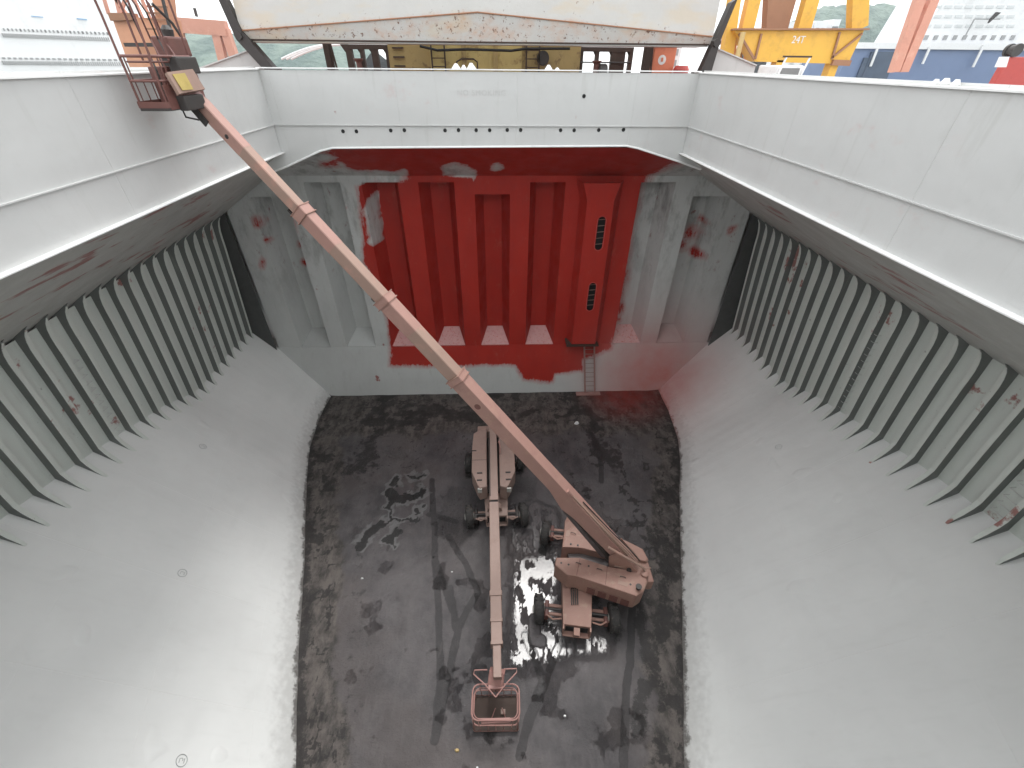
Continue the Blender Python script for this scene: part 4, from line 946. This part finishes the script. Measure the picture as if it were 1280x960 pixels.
def basket(root, c, ax, ay, w_, d_, h, mats, bars=6, toolbar=True, r=.022, thing_name='basket'):
    Z = Vector((0, 0, 1)); c = Vector(c); ax = Vector(ax).normalized(); ay = Vector(ay).normalized()
    m = MB(); base = rrect(c, ax, ay, w_, d_, .08, 3)
    m.prism([p for p in base], Z*.05)
    K = m.build(thing_name, mats[2], root)
    m = MB(); o_ = rrect(c+Z*.05, ax, ay, w_+.02, d_+.02, .09, 4)
    for p, q in zip(o_, o_[1:]+o_[:1]): m.add([p, q, q+Z*.11, p+Z*.11], [(0, 1, 2, 3)])
    m.build('kick_plate', mats[0], K)
    MB().tube(rrect(c+Z*h, ax, ay, w_, d_, .2, 6), r*1.15, 8, closed=True).build('top_rail', mats[1], K)
    MB().tube(rrect(c+Z*(h*.56), ax, ay, w_-.01, d_-.01, .18, 5), r, 7, closed=True).build('mid_rail', mats[1], K)
    MB().tube(rrect(c+Z*(h*.9), ax, ay, w_-.12, d_-.12, .18, 5), r*.8, 7, closed=True).build('inner_rail', mats[1], K)
    for sx in (-1, 1):
        for sy in (-1, 1):
            MB().tube([c+ax*sx*(w_/2-.05)+ay*sy*(d_/2-.05)+Z*.03, c+ax*sx*(w_/2-.05)+ay*sy*(d_/2-.05)+Z*h], r, 7).build('post', mats[1], K)
    for q in range(1, bars):
        t = -w_/2+w_*q/bars
        for sy in (-1, 1): MB().tube([c+ax*t+ay*sy*(d_/2-.004)+Z*.05, c+ax*t+ay*sy*(d_/2-.004)+Z*h*.56], r*.6, 6).build('upright', mats[1], K)
    for q in (-.35, .35):
        for sy in (-1, 1): MB().tube([c+ax*q*w_+ay*sy*(d_/2)+Z*h*.56, c+ax*q*w_+ay*sy*(d_/2)+Z*h], r*.7, 6).build('upright', mats[1], K)
    return K
BK = basket(LB, (-6.94, 11.38, 15.12), (0, 1, 0), (1, 0, 0), 1.5, .64, .90, (M['lift_b_maroon'], M['lift_b_maroon'], M['dark_steel']))
MB().box((-7.15, 11.75, 16.02), (-6.8, 12.5, 16.36)).build('control_console', M['lift_b_maroon'], BK, bevel=.04)
MB().box((-7.1, 11.7, 15.7), (-6.8, 12.4, 16.0)).build('console_bracket', M['dark_steel'], BK)
MB().beam((-6.62, 10.68, 15.35), (-6.62, 11.0, 15.35), .02, .42, up=(0, 0, 1)).build('side_panel', M['lift_b_maroon'], BK)
MB().beam((-6.62, 11.25, 15.4), (-6.62, 11.75, 15.4), .02, .5, up=(0, 0, 1)).build('side_panel', M['lift_b_maroon'], BK)
for (cx_, cy_) in ((-6.64, 10.68), (-7.22, 10.68), (-6.64, 11.25), (-7.22, 11.35), (-6.66, 12.05)):
    MB().tube([(cx_, cy_, 15.95), (cx_-.0, cy_+.02, 16.6), (cx_, cy_, 17.25)], .021, 7).build('guard_post', M['lift_b_maroon'], BK)
MB().tube(rrect(Vector((-6.93, 11.38, 17.25)), Vector((0, 1, 0)), Vector((1, 0, 0)), 1.46, .6, .12, 4), .022, 7, closed=True).build('guard_ring', M['lift_b_maroon'], BK)
for q_, (dy, dz) in enumerate(((.0, 0), (.25, .05), (.5, -.05), (.7, .1))):
    MB().tube([(-6.8, 10.95+dy, 15.3), (-6.72+.04*q_, 10.85+dy, 15.8+dz), (-6.9, 11.1+dy, 16.3), (-6.78, 10.85+dy, 16.75+dz), (-6.9, 10.8+dy*.8, 17.25)], .017, 6).build('spray_hose', M['lift_b_maroon' if q_ % 2 else 'dark_steel'], BK)
MB().box((-7.2, 11.35, 15.2), (-6.95, 11.8, 15.85)).build('paint_locker', M['lift_b_maroon'], BK, bevel=.03)
MB().lathe((-6.8, 11.3, 15.18), (0, 0, 1), [(0, .13), (.32, .13), (.34, .1)], 14).build('paint_bucket', M['lift_b_tan'], BK)
MB().box((-6.72, 11.3, 15.72), (-6.5, 12.05, 16.02)).build('control_panel', M['dark_steel'], BK, bevel=.03)
MB().tube([(-6.9, 11.9, 15.6), (-6.85, 12.3, 15.9), (-6.9, 12.6, 16.2), (-7.0, 12.5, 16.6), (-7.1, 12.2, 16.9)], .03, 7).build('cable_bundle', M['dark_steel'], BK)
MB().lathe((-7.0, 12.2, 16.36), (0, 0, 1), [(0, .1), (.12, .12), (.2, .05)], 12).build('console_joystick', M['dark_steel'], BK)

# ---- smaller lift with its boom lowered towards the viewer
LA = empty('boom_lift', (-.2, 12.6, 0), 'brown dusted boom lift with its boom lowered and basket resting near the floor', 'boom lift', 'boom lifts on the hold floor')
chassis(LA, -.15, 12.65, (.02, -1), (2.32, 2.5), 3.05, None, M['lift_a'], wd=.95, over=.35)
MB().lathe((-.2, 12.7, 0), (0, 0, 1), [(.9, .6), (1.12, .6), (1.12, .54), (1.2, .54)], 24).build('slew_ring', M['dark_steel'], LA)
MB().lathe((-.2, 11.1, .95), (0, 1, 0), [(-.12, .32), (.12, .32)], 20).build('boom_rest_drum', M['lift_a'], LA)
cowl(LA, [(-1.17, 14.72), (-.86, 15.0), (-.55, 15.06), (-.5, 11.55), (-.80, 11.45), (-.92, 11.66), (-1.17, 12.35), (-1.2, 13.7)], 1.02, 1.9, M['lift_a'], 'engine_cowl')
cowl(LA, [(.02, 15.0), (.45, 14.8), (.72, 14.3), (.72, 12.35), (.45, 11.65), (.32, 11.45), (.03, 11.55)], 1.02, 1.9, M['lift_a'], 'battery_cowl')
cowl(LA, [(-.62, 11.8), (.14, 11.8), (.14, 15.0), (-.62, 15.0)], 1.0, 1.35, M['dark_steel'], 'turntable_base')
MB().box((-1.0, 14.95, 1.05), (.5, 15.35, 1.8)).build('counterweight', M['lift_a'], LA, bevel=.08)
for x in (-.82, .40):
    for y in (12.25, 11.86): MB().box((x-.11, y-.03, 1.9), (x+.11, y+.03, 1.93)).build('cowl_latch', M['dark_steel'], LA)
    MB().box((x+.02-.09, 11.42, 1.62), (x+.02+.09, 11.5, 1.84)).build('cowl_lamp', M['hub'], LA)
MB().box((-1.21, 13.55, 1.88), (-1.0, 13.6, 1.915)).build('cowl_seam', M['dark_steel'], LA)
MB().box((-1.17, 13.0, 1.899), (-.52, 13.015, 1.908)).build('cowl_seam', M['dark_steel'], LA)
pa = Vector((-.26, 14.85, 2.12)); pb = Vector((-.14, 4.85, 1.55)); AD = (pb-pa).normalized(); AL = (pb-pa).length
A_ = lambda s, z=0: pa+AD*s+Vector((0, 0, z))
boom_section(LA, A_(-.25), A_(4.15), .36, .44, M['lift_a'], 'boom_base_section')
MB().beam(A_(4.16, .0), A_(4.24, .0), .30, .38).build('boom_slit', M['black'], LA)
boom_section(LA, A_(4.25), A_(7.75), .37, .44, M['lift_a'], 'boom_base_section')
boom_section(LA, A_(7.7), A_(7.86), .42, .48, M['lift_a'], 'boom_collar')
boom_section(LA, A_(7.86), A_(8.6), .37, .40, M['lift_a'])
boom_section(LA, A_(8.56), A_(8.66), .40, .43, M['lift_a'], 'boom_collar')
boom_section(LA, A_(8.66), A_(9.25), .35, .37, M['lift_a'])
boom_section(LA, A_(9.21), A_(9.3), .38, .4, M['lift_a'], 'boom_collar')
boom_section(LA, A_(9.3), A_(10.15), .25, .28, M['lift_a'])
MB().tube([(-.0, 14.0, 1.95), (.03, 13.9, 2.15), (.1, 13.5, 2.1), (.06, 13.3, 1.95)], .03, 7).build('hydraulic_hose', M['lift_a_pink'], LA)
MB().tube([A_(.5, .24)+Vector((-.15, 0, 0)), A_(4, .24)+Vector((-.15, 0, 0))], .02, 6).build('hydraulic_hose', M['dark_steel'], LA)
MB().beam((-.14, 5.0, 1.35), (-.2, 4.72, 1.1), .46, .3, bev=.03).build('rotator', M['lift_a_pink'], LA)
MB().box((-.42, 4.56, .95), (.02, 4.74, 1.22)).build('mounting_bracket', M['lift_a_pink'], LA, bevel=.02)
for x in (-.34, -.2, -.06): MB().lathe((x, 4.555, 1.08), (0, -1, 0), [(0, .03), (.01, .03)], 10).build('bracket_bolt', M['dark_steel'], LA)
KA = basket(LA, (-.2, 4.27, .04), (1, -.03, 0), (.03, 1, 0), 1.38, .88, 1.08, (M['lift_a_pink'], M['lift_a_pink'], M['dark_brown']), r=.019)
MB().tube([(-.2, 4.36, 1.2), (.12, 4.68, 1.24), (.44, 4.95, 1.26), (.44, 5.05, 1.26), (.05, 5.05, 1.26)], .02, 7).build('v_bar', M['lift_a_pink'], KA)
MB().tube([(-.2, 4.36, 1.2), (-.52, 4.68, 1.24), (-.86, 4.95, 1.26), (-.84, 5.05, 1.26), (-.45, 5.05, 1.26)], .02, 7).build('v_bar', M['lift_a_pink'], KA)
MB().tube([(-.75, 4.05, .5), (.35, 4.02, .5)], .016, 6).build('cross_bar', M['lift_a_pink'], KA)
MB().tube([(-.36, 4.1, .12), (-.22, 4.3, .45)], .016, 6).build('cross_bar', M['lift_a_pink'], KA); MB().tube([(.1, 4.1, .12), (-.02, 4.3, .45)], .016, 6).build('cross_bar', M['lift_a_pink'], KA)
MB().box((-.06, 4.22, .1), (.08, 4.34, .2)).build('control_box', M['lift_a'], KA)
MB().box((-.62, 3.78, .95), (.22, 3.9, 1.08)).build('control_console', M['lift_a_pink'], KA, bevel=.02)
# small litter on the floor
for i, (x, y, lab) in enumerate(((4.36, 17.3, 'small white block of rubbish by the stool ladder'), (-5.35, 8.75, 'tiny white pebble on the left part of the floor'), (-1.9, 8.9, 'tiny pale scrap beside the crossing tyre tracks'), (-1.35, 3.45, 'yellowish scrap on the floor left of the basket'), (-.75, 3.05, 'small pale pebble below the basket'), (1.9, 4.15, 'pair of pale flecks between the right tyre tracks'))):
    s = (.14, .05, .04, .07, .04, .05)[i]
    m = MB(); rings = []
    for t in (0, .4, .8, 1): rings.append([(x+math.cos(a)*s*(1-.4*t)*(1+.2*math.sin(2*a+i)), y+math.sin(a)*s*.7*(1-.4*t), .01+t*s*.8) for a in np.linspace(0, 2*math.pi, 8)[:-1]])
    m.loft(rings); tagm(m, 'litter', M['white_trim'] if i != 3 else M['yellow_plate'], (x, y, 0), lab, 'litter', 'litter on the hold floor')

# ------------------------------------------------------------------ harbour beyond, right
def strut(m, a, b, wd, d=None): return m.beam(a, b, wd, d or wd, up=(0, 1, 0))
gc = empty('gantry_crane', tuple(at(1000, 78, 40))[:2]+(12.2,), 'yellow portal crane lettered 24T on the quay at right', 'crane')
g0, g1 = at(918, 38, 40), at(1080, 38, 40); h0, h1 = at(944, 77, 40), at(1060, 80, 40)
m = MB().prism([g0, g1, h1, h0], (0, 1.2, 0)); m.build('box_girder', M['crane_yellow'], gc)
MB().beam(g0+Vector((-.1, .5, .06)), g1+Vector((.15, .5, .06)), 1.7, .1, up=(0, 0, 1)).build('girder_top_flange', M['crane_brown'], gc)
for a, b in (((924, 42), (943, 74)), ((1078, 42), (1040, 72)), ((952, 42), (944, 74)), ((1050, 40), (1040, 74))):
    strut(MB(), at(*a, 39.9), at(*b, 39.9), .14, .1).build('web_stiffener', M['crane_brown'], gc)
strut(MB(), at(1040, 78, 39.9), at(1062, 79, 39.9), .35, .3).build('end_block', M['crane_brown'], gc)
for a, b, wd in (((955, -60), (932, 38), .9), ((925, -60), (905, 95), .75), ((1030, -60), (1002, 38), 1.0), ((1075, -60), (1071, 37), 1.15)):
    strut(MB(), at(*a, 40.8), at(*b, 40.8), wd, .7).build('leg', M['crane_yellow'], gc)
m = MB().prism([at(962, -30, 41), at(1004, -30, 41), at(985, 36, 41), at(958, 36, 41)], (0, .8, 0)); m.build('centre_column', M['crane_brown'], gc)
for q in range(5): strut(MB(), at(905+q*7, 45, 42), at(900+q*8, 82, 42), .28, .2).build('under_strut', M['crane_brown' if q % 2 else 'crane_orange'], gc)
MB().beam(at(898, 44, 41.8), at(945, 44, 41.8), .4, .15).build('side_platform', M['crane_yellow'], gc)
strut(MB(), at(929, 40, 39.5), at(920, 78, 39.5), .3, .2).build('pale_ladder', M['yellow_plate'], gc)
for x_ in (h0.x+2, h1.x-1): MB().box((x_-.3, 40, 12.2), (x_+.3, 40.8, 16.2)).build('gantry_foot', M['crane_yellow'], gc)
cu = bpy.data.curves.new('lettering', 'FONT'); cu.body = '24T'; cu.size = .62; cu.extrude = .01; cu.align_x = 'CENTER'; cu.align_y = 'CENTER'
t_o = bpy.data.objects.new('tmp_text', cu); COL.objects.link(t_o); bpy.context.view_layer.update()
me = bpy.data.meshes.new_from_object(t_o); bpy.data.objects.remove(t_o)
pc = at(998, 50, 39.97)
for v in me.vertices: x, y, z = v.co; v.co = Vector((pc.x+x, 39.97-z, pc.z+y)) - WORG[gc.name]
me.materials.clear(); me.materials.append(M['white_trim']); tx = bpy.data.objects.new('lettering', me); COL.objects.link(tx); tx.parent = gc; tx['label'] = 'white lettering 24T'
# white truck cab fragments under the girder
tk_ = empty('parked_truck', tuple(at(985, 84, 36))[:2]+(12.2,), 'white framed truck parked under the yellow girder', 'truck')
tx0 = at(972, 84, 36).x
MB().box((tx0, 36, 12.7), (tx0+1.9, 38.6, 15.9)).build('cab', M['white_trim'], tk_, bevel=.1)
MB().box((tx0+.3, 35.96, 15.2), (tx0+1.6, 35.99, 15.75)).build('windscreen', M['window_dark'], tk_)
for q in (.1, 1.75): strut(MB(), (tx0+q, 35.9, 15.2), (tx0+q+.25, 35.9, 16.35), .1).build('rack_post', M['white_trim'], tk_)
strut(MB(), (tx0+.1, 35.9, 16.38), (tx0+2.1, 35.9, 16.38), .1).build('rack_rail', M['dark_brown'], tk_)
for q in (.1, 1.5): MB().lathe((tx0+q, 36.6, 12.7), (1, 0, 0), [(0, .48), (.3, .48)], 18).build('wheel', M['tyre'], tk_)

pk = empty('harbour_crane', tuple(at(1135, 83, 70))[:2]+(12.2,), 'salmon pink crane leg pair leaning in front of the blue ship', 'crane', 'cranes on the harbour side')
for a, b in (((1163, -40), (1117, 90)), ((1183, -40), (1128, 90))):
    strut(MB(), at(*a, 70), at(*b, 70), 1.15, .8).build('leg', M['crane_pink'], pk)
strut(MB(), at(1160, -36, 70.3), at(1186, -36, 70.3), 1, .8).build('cross_beam', M['crane_pink'], pk)
for q in range(3): strut(MB(), at(1130+q*14, 50-q*36, 70.4), at(1143+q*13, 42-q*36, 70.4), .25).build('rung_brace', M['crane_pink'], pk)

bs = empty('blue_ship', tuple(at(1180, 83, 130))[:2]+(4.5,), 'blue hulled ship with a white superstructure moored at right', 'ship')
a0, a1 = at(1062, 60, 130), at(1420, 56, 130); zb = 4.5
MB().prism([(a0.x, 130, zb), (a1.x, 130, zb), (a1.x, 130, a1.z+.2), (a0.x, 130, a0.z)], (0, 18, 0)).build('hull', M['blue_hull'], bs)
p0, p1 = at(1080, 72, 129.8), at(1119, 72, 129.8); MB().box((p0.x, 129.5, 10), (p1.x, 129.95, p0.z)).build('dark_hull_panel', M['navy'], bs)
p0, p1 = at(1092, 58, 129.7), at(1125, 58, 129.7); MB().box((p0.x, 129.3, 10), (p1.x, 129.9, p0.z-1)).build('dark_hull_panel', M['navy'], bs)
s0, s1 = at(1142, 57, 131), at(1420, 55, 131)
MB().prism([(s0.x, 131, s0.z-.5), (s1.x, 131, s0.z-.5), (s1.x, 131, s0.z+26), (s0.x+7, 131, s0.z+26)], (0, 15, 0)).build('superstructure', M['white_hull'], bs)
MB().box((a0.x, 129.4, a0.z-.1), (s1.x, 129.9, a0.z+1.1)).build('bulwark', M['white_trim'], bs)
for q in range(10):
    p = at(1158+q*12, 47, 130.9); MB().box((p.x-.55, 130.8, p.z-.4), (p.x+.4, 130.98, p.z+.45)).build('window', M['window_grey'], bs)
for r_ in range(3):
    for q in range(9): p = at(1160+q*13, 32-r_*12, 130.9); MB().box((p.x-.9, 130.9, p.z-.35), (p.x+.9, 130.99, p.z+.2)).build('window', simple('pale_window', (.66, .68, .68), .4, .05) if (r_, q) == (0, 0) else bpy.data.materials['pale_window'], bs)
for a, b in (((1097, 60), (1088, 83)), ((1163, 58), (1153, 80)), ((1230, 56), (1216, 84))):
    strut(MB(), at(*a, 129), at(*b, 129), .5, .3).build('fender_line', M['white_trim'], bs)
p = at(1243, 22, 128); m = MB(); m.prism([(p.x-.6, 128, p.z-1), (p.x+1, 128, p.z+.9), (p.x, 128, p.z+1), (p.x-.6, 128, p.z-.2)], (0, .5, 0)); m.build('dark_hook', M['dark_steel'], bs)
strut(MB(), at(1206, 46, 129), at(1218, 24, 129), .22).build('davit', M['window_grey'], bs); strut(MB(), at(1218, 24, 129), at(1250, 24, 129), .2).build('davit', M['window_grey'], bs)
rb = empty('red_deck_crane', tuple(at(1268, 84, 60))[:2]+(12.2,), 'dark red machine with a black drum at the right edge', 'machine')
p = at(1262, 71, 60); MB().box((p.x, 60, 12.2), (p.x+6, 60.8, p.z)).build('machine_body', M['red_paint'], rb, bevel=.1)
p = at(1272, 60, 60); MB().lathe((p.x, 59.8, p.z-.2), (0, 1, 0), [(0, .62), (.3, .62), (.3, .5), (.9, .5), (.9, .62), (1.2, .62)], 20).build('drum', M['dark_steel'], rb)
tagm(MB().prism([at(1247, 84, 58), at(1253, 71, 58), at(1262, 71, 58), at(1258, 84, 58)], (0, .4, 0)), 'white_bin', M['white_trim'], tuple(at(1250, 84, 58)), 'white slanted bin left of the dark red machine', 'bin')
# lumps on the right coaming top
for i, (yy, s) in enumerate(((8.2, .07), (8.02, .085), (7.82, .075))):
    m = MB(); rings = []
    for t in (0, .3, .7, 1): rings.append([(7.2+math.cos(a)*s*(1-.6*t), yy+math.sin(a)*s*(1-.6*t), ZC+.033+t*s*1.1) for a in np.linspace(0, 2*math.pi, 10)[:-1]])
    m.loft(rings); tagm(m, 'cloth_lump', M['coaming'], (7.2, yy, ZC+.033), ['farthest white cloth lump on the right coaming', 'middle white cloth lump on the right coaming', 'nearest white cloth lump on the right coaming'][i], 'cloth', 'white cloth lumps on the right coaming', smooth=True)

# ------------------------------------------------------------------ harbour beyond, left
ws = empty('white_ship', tuple(at(60, 90, 95))[:2]+(4.5,), 'huge white ship with long rows of small windows at far left', 'ship')
def wsP(u, v): return at(u, v, 95 + 18*max(0, min(1.7, u/140)) if u > 0 else 95+18*u/140)
c = [at(-300, 90, 58), at(165, 90, 116)]
base_l, base_r = c[0], c[1]
MB().prism([(base_l.x, base_l.y, 4.5), (base_r.x, base_r.y, 4.5), (base_r.x, base_r.y, 45), (base_l.x, base_l.y, 45)], (-6, 20, 0)).build('hull', M['white_hull'], ws)
def wsQ(u, v):
    r = CAMM @ Vector((u-640, 480-v, -F_PX)); n = Vector((base_r.y-base_l.y, -(base_r.x-base_l.x), 0))
    return EYE + r*((base_l-EYE).dot(n)/r.dot(n))
def pane(u, v, du, dv, mat, nm_):
    p = wsQ(u, v); q = wsQ(u+du, v+dv); off = Vector((base_r.y-base_l.y, -(base_r.x-base_l.x), 0)).normalized()*.12
    m = MB(); hh = abs(p.z-q.z); dirv = (Vector((q.x, q.y, 0))-Vector((p.x, p.y, 0)))
    a = Vector((p.x, p.y, p.z))+off; m.prism([a, a+dirv, a+dirv-Vector((0, 0, hh)), a-Vector((0, 0, hh))], off*.5); m.build(nm_, mat, ws)
for q in range(26):
    u = 2+q*5.2; t = u/140
    if q % 1 == 0: pane(u, 35+5.5*t, 3.6, 3.6, M['window_dark'] if q % 3 == 1 else M['window_grey'], 'window')
for q in range(50): pane(2+q*2.7, 41.5+5.5*t*0+5.5*(q*2.7/140), 1.4, 5.2, M['window_grey'], 'louvre')
for q in range(22): pane(1+q*7, 71.6+2.2*(q*7/140), 5, 2.4, M['window_grey'], 'window')
for q in range(56): pane(2+q*2.7, 76+1.6*(q*2.7/140), 1.5, 5.0, M['window_grey'], 'louvre')
pane(38, 19.5, 15, 2.6, M['light_blue'], 'blue_hatch'); pane(95, 22.5, 13, 2.8, M['light_blue'], 'blue_hatch')

oc = empty('harbour_crane', tuple(at(180, 90, 48))[:2]+(4.5,), 'weathered orange crane with machine house and lattice behind the raised basket', 'crane', 'cranes on the harbour side')
MB().prism([at(140, 22, 48), at(200, 22, 48), at(212, 84, 48), at(162, 84, 48)], (0, 3, 0)).build('machine_house', M['crane_orange'], oc)
MB().prism([at(134, 16, 47.6), at(162, 16, 47.6), at(165, 25, 47.6), at(138, 26, 47.6)], (0, 1, 0)).build('roof_box', M['crane_brown'], oc)
MB().prism([at(182, -40, 47.5), at(204, -40, 47.5), at(214, 50, 47.5), at(200, 50, 47.5)], (0, 1.2, 0)).build('mast', M['crane_orange'], oc)
for a, b in (((118, -40), (136, 18)), ((136, -40), (150, 20)), ((150, -40), (178, 22)), ((160, -40), (188, 24)), ((124, -30), (160, 20)), ((170, -40), (150, 18))):
    strut(MB(), at(*a, 47.8), at(*b, 47.8), .22, .16).build('lattice_strut', M['crane_pink'], oc)
for v in (8, 16, 24, 36): strut(MB(), at(184, v, 47.2), at(209, v+1, 47.2), .12).build('mast_band', M['crane_brown'], oc)
strut(MB(), at(196, -30, 47.0), at(213, 38, 47.0), .18).build('mast_cable', M['dark_steel'], oc)
MB().beam(at(158, 56, 47), at(200, 56, 47), .6, .25).build('walkway', M['dark_steel'], oc)
pg = empty('portal_frame', tuple(at(260, 80, 80))[:2]+(4.5,), 'pale salmon portal frame standing before the green hill', 'portal crane', 'cranes on the harbour side')
strut(MB(), at(218, 31, 80), at(284, 36, 80), 1.7, 1.2).build('top_beam', M['crane_pink'], pg)
for a, b in (((270, 36), (283, 92)), ((281, 36), (300, 92)), ((222, 32), (232, 92))): strut(MB(), at(*a, 80), at(*b, 80), 1.1, 1.0).build('leg', M['crane_pink'], pg)
MB().prism([at(222, 24, 81), at(238, 24, 81), at(238, 31, 81), at(222, 31, 81)], (0, 1, 0)).build('trolley', M['red_paint'], pg)
strut(MB(), at(243, 10, 81), at(246, 21, 81), .3).build('mast', M['dark_steel'], pg)

def ridge(name, pts, dist, depth, lab, seed):
    us = np.linspace(pts[0][0], pts[-1][0], 90); m = MB(); n = 90; R = 9
    top = [np.interp(u, [p[0] for p in pts], [p[1] for p in pts]) for u in us]
    V = []
    for j in range(R):
        t = j/(R-1)
        for i, (u, v) in enumerate(zip(us, top)):
            b = at(u, v, dist); z = 4.3 + (b.z-4.3)*math.sin(t*math.pi/2)*(1+.06*(vnoise(np.array([u*.21+j*3.1]), np.array([j*.9]), 1, seed)[0]-.5))
            V.append((b.x, dist+depth*(t-1)*.6+0*b.y, z))
    for i in range(n): b = at(us[i], top[i], dist); V.append((b.x, dist+depth, 4.3))
    m.v = V; m.f = [(j*n+i, j*n+i+1, (j+1)*n+i+1, (j+1)*n+i) for j in range(R) for i in range(n-1)]
    return tag(m.build(name, M['hill'], smooth=True), lab, kind='structure')
ridge('wooded_hill', [(170, 70), (205, 46), (230, 41), (262, 40), (300, 44), (330, 42), (380, 48), (420, 52), (470, 64)], 420, 120, 'green wooded hill beyond the portal frame at left', 5)
ridge('wooded_hill', [(935, 60), (985, 30), (1010, 14), (1030, 8), (1062, 6), (1110, 6), (1128, 14), (1145, 20), (1175, 55)], 520, 120, 'blue green hill behind the yellow crane at right', 9)
# white buildings at the foot of the right hill
for i, (u0, u1, v0) in enumerate(((985, 1003, 27), (1010, 1018, 28), (1020, 1037, 26), (1043, 1052, 24))):
    a, b = at(u0, v0, 300), at(u1, v0, 300)
    bl = empty('apartment_building', (a.x, 300, 4.5), ['leftmost white block at the foot of the right hill', 'narrow white block second from left under the right hill', 'wide white block third from left under the right hill', 'rightmost small white block next to the yellow leg'][i], 'building', 'white blocks below the hill')
    MB().box((a.x, 300, 4.5), (b.x, 310, a.z)).build('wall', M['white_hull'], bl)
    for q in range(2): xx = a.x+(b.x-a.x)*(.3+.4*q); MB().box((xx-.9, 299.9, a.z-6), (xx+.9, 299.99, a.z-3)).build('window', M['window_dark'], bl)

# ------------------------------------------------------------------ harbour air
hz = MB().box((-1400, -35, -1.2), (1400, 700, 75)).build('haze', NM('tmp').m)
hm = bpy.data.materials.new('harbour_haze'); hm.use_nodes = True; t = hm.node_tree; t.nodes.clear()
pv = t.nodes.new('ShaderNodeVolumePrincipled'); pv.inputs['Color'].default_value = (.93, .96, 1, 1); pv.inputs['Density'].default_value = .00025; pv.inputs['Anisotropy'].default_value = .2
oo = t.nodes.new('ShaderNodeOutputMaterial'); t.links.new(pv.outputs[0], oo.inputs['Volume']); hz.data.materials[0] = hm
tag(hz, 'thin pale harbour haze', kind='stuff')
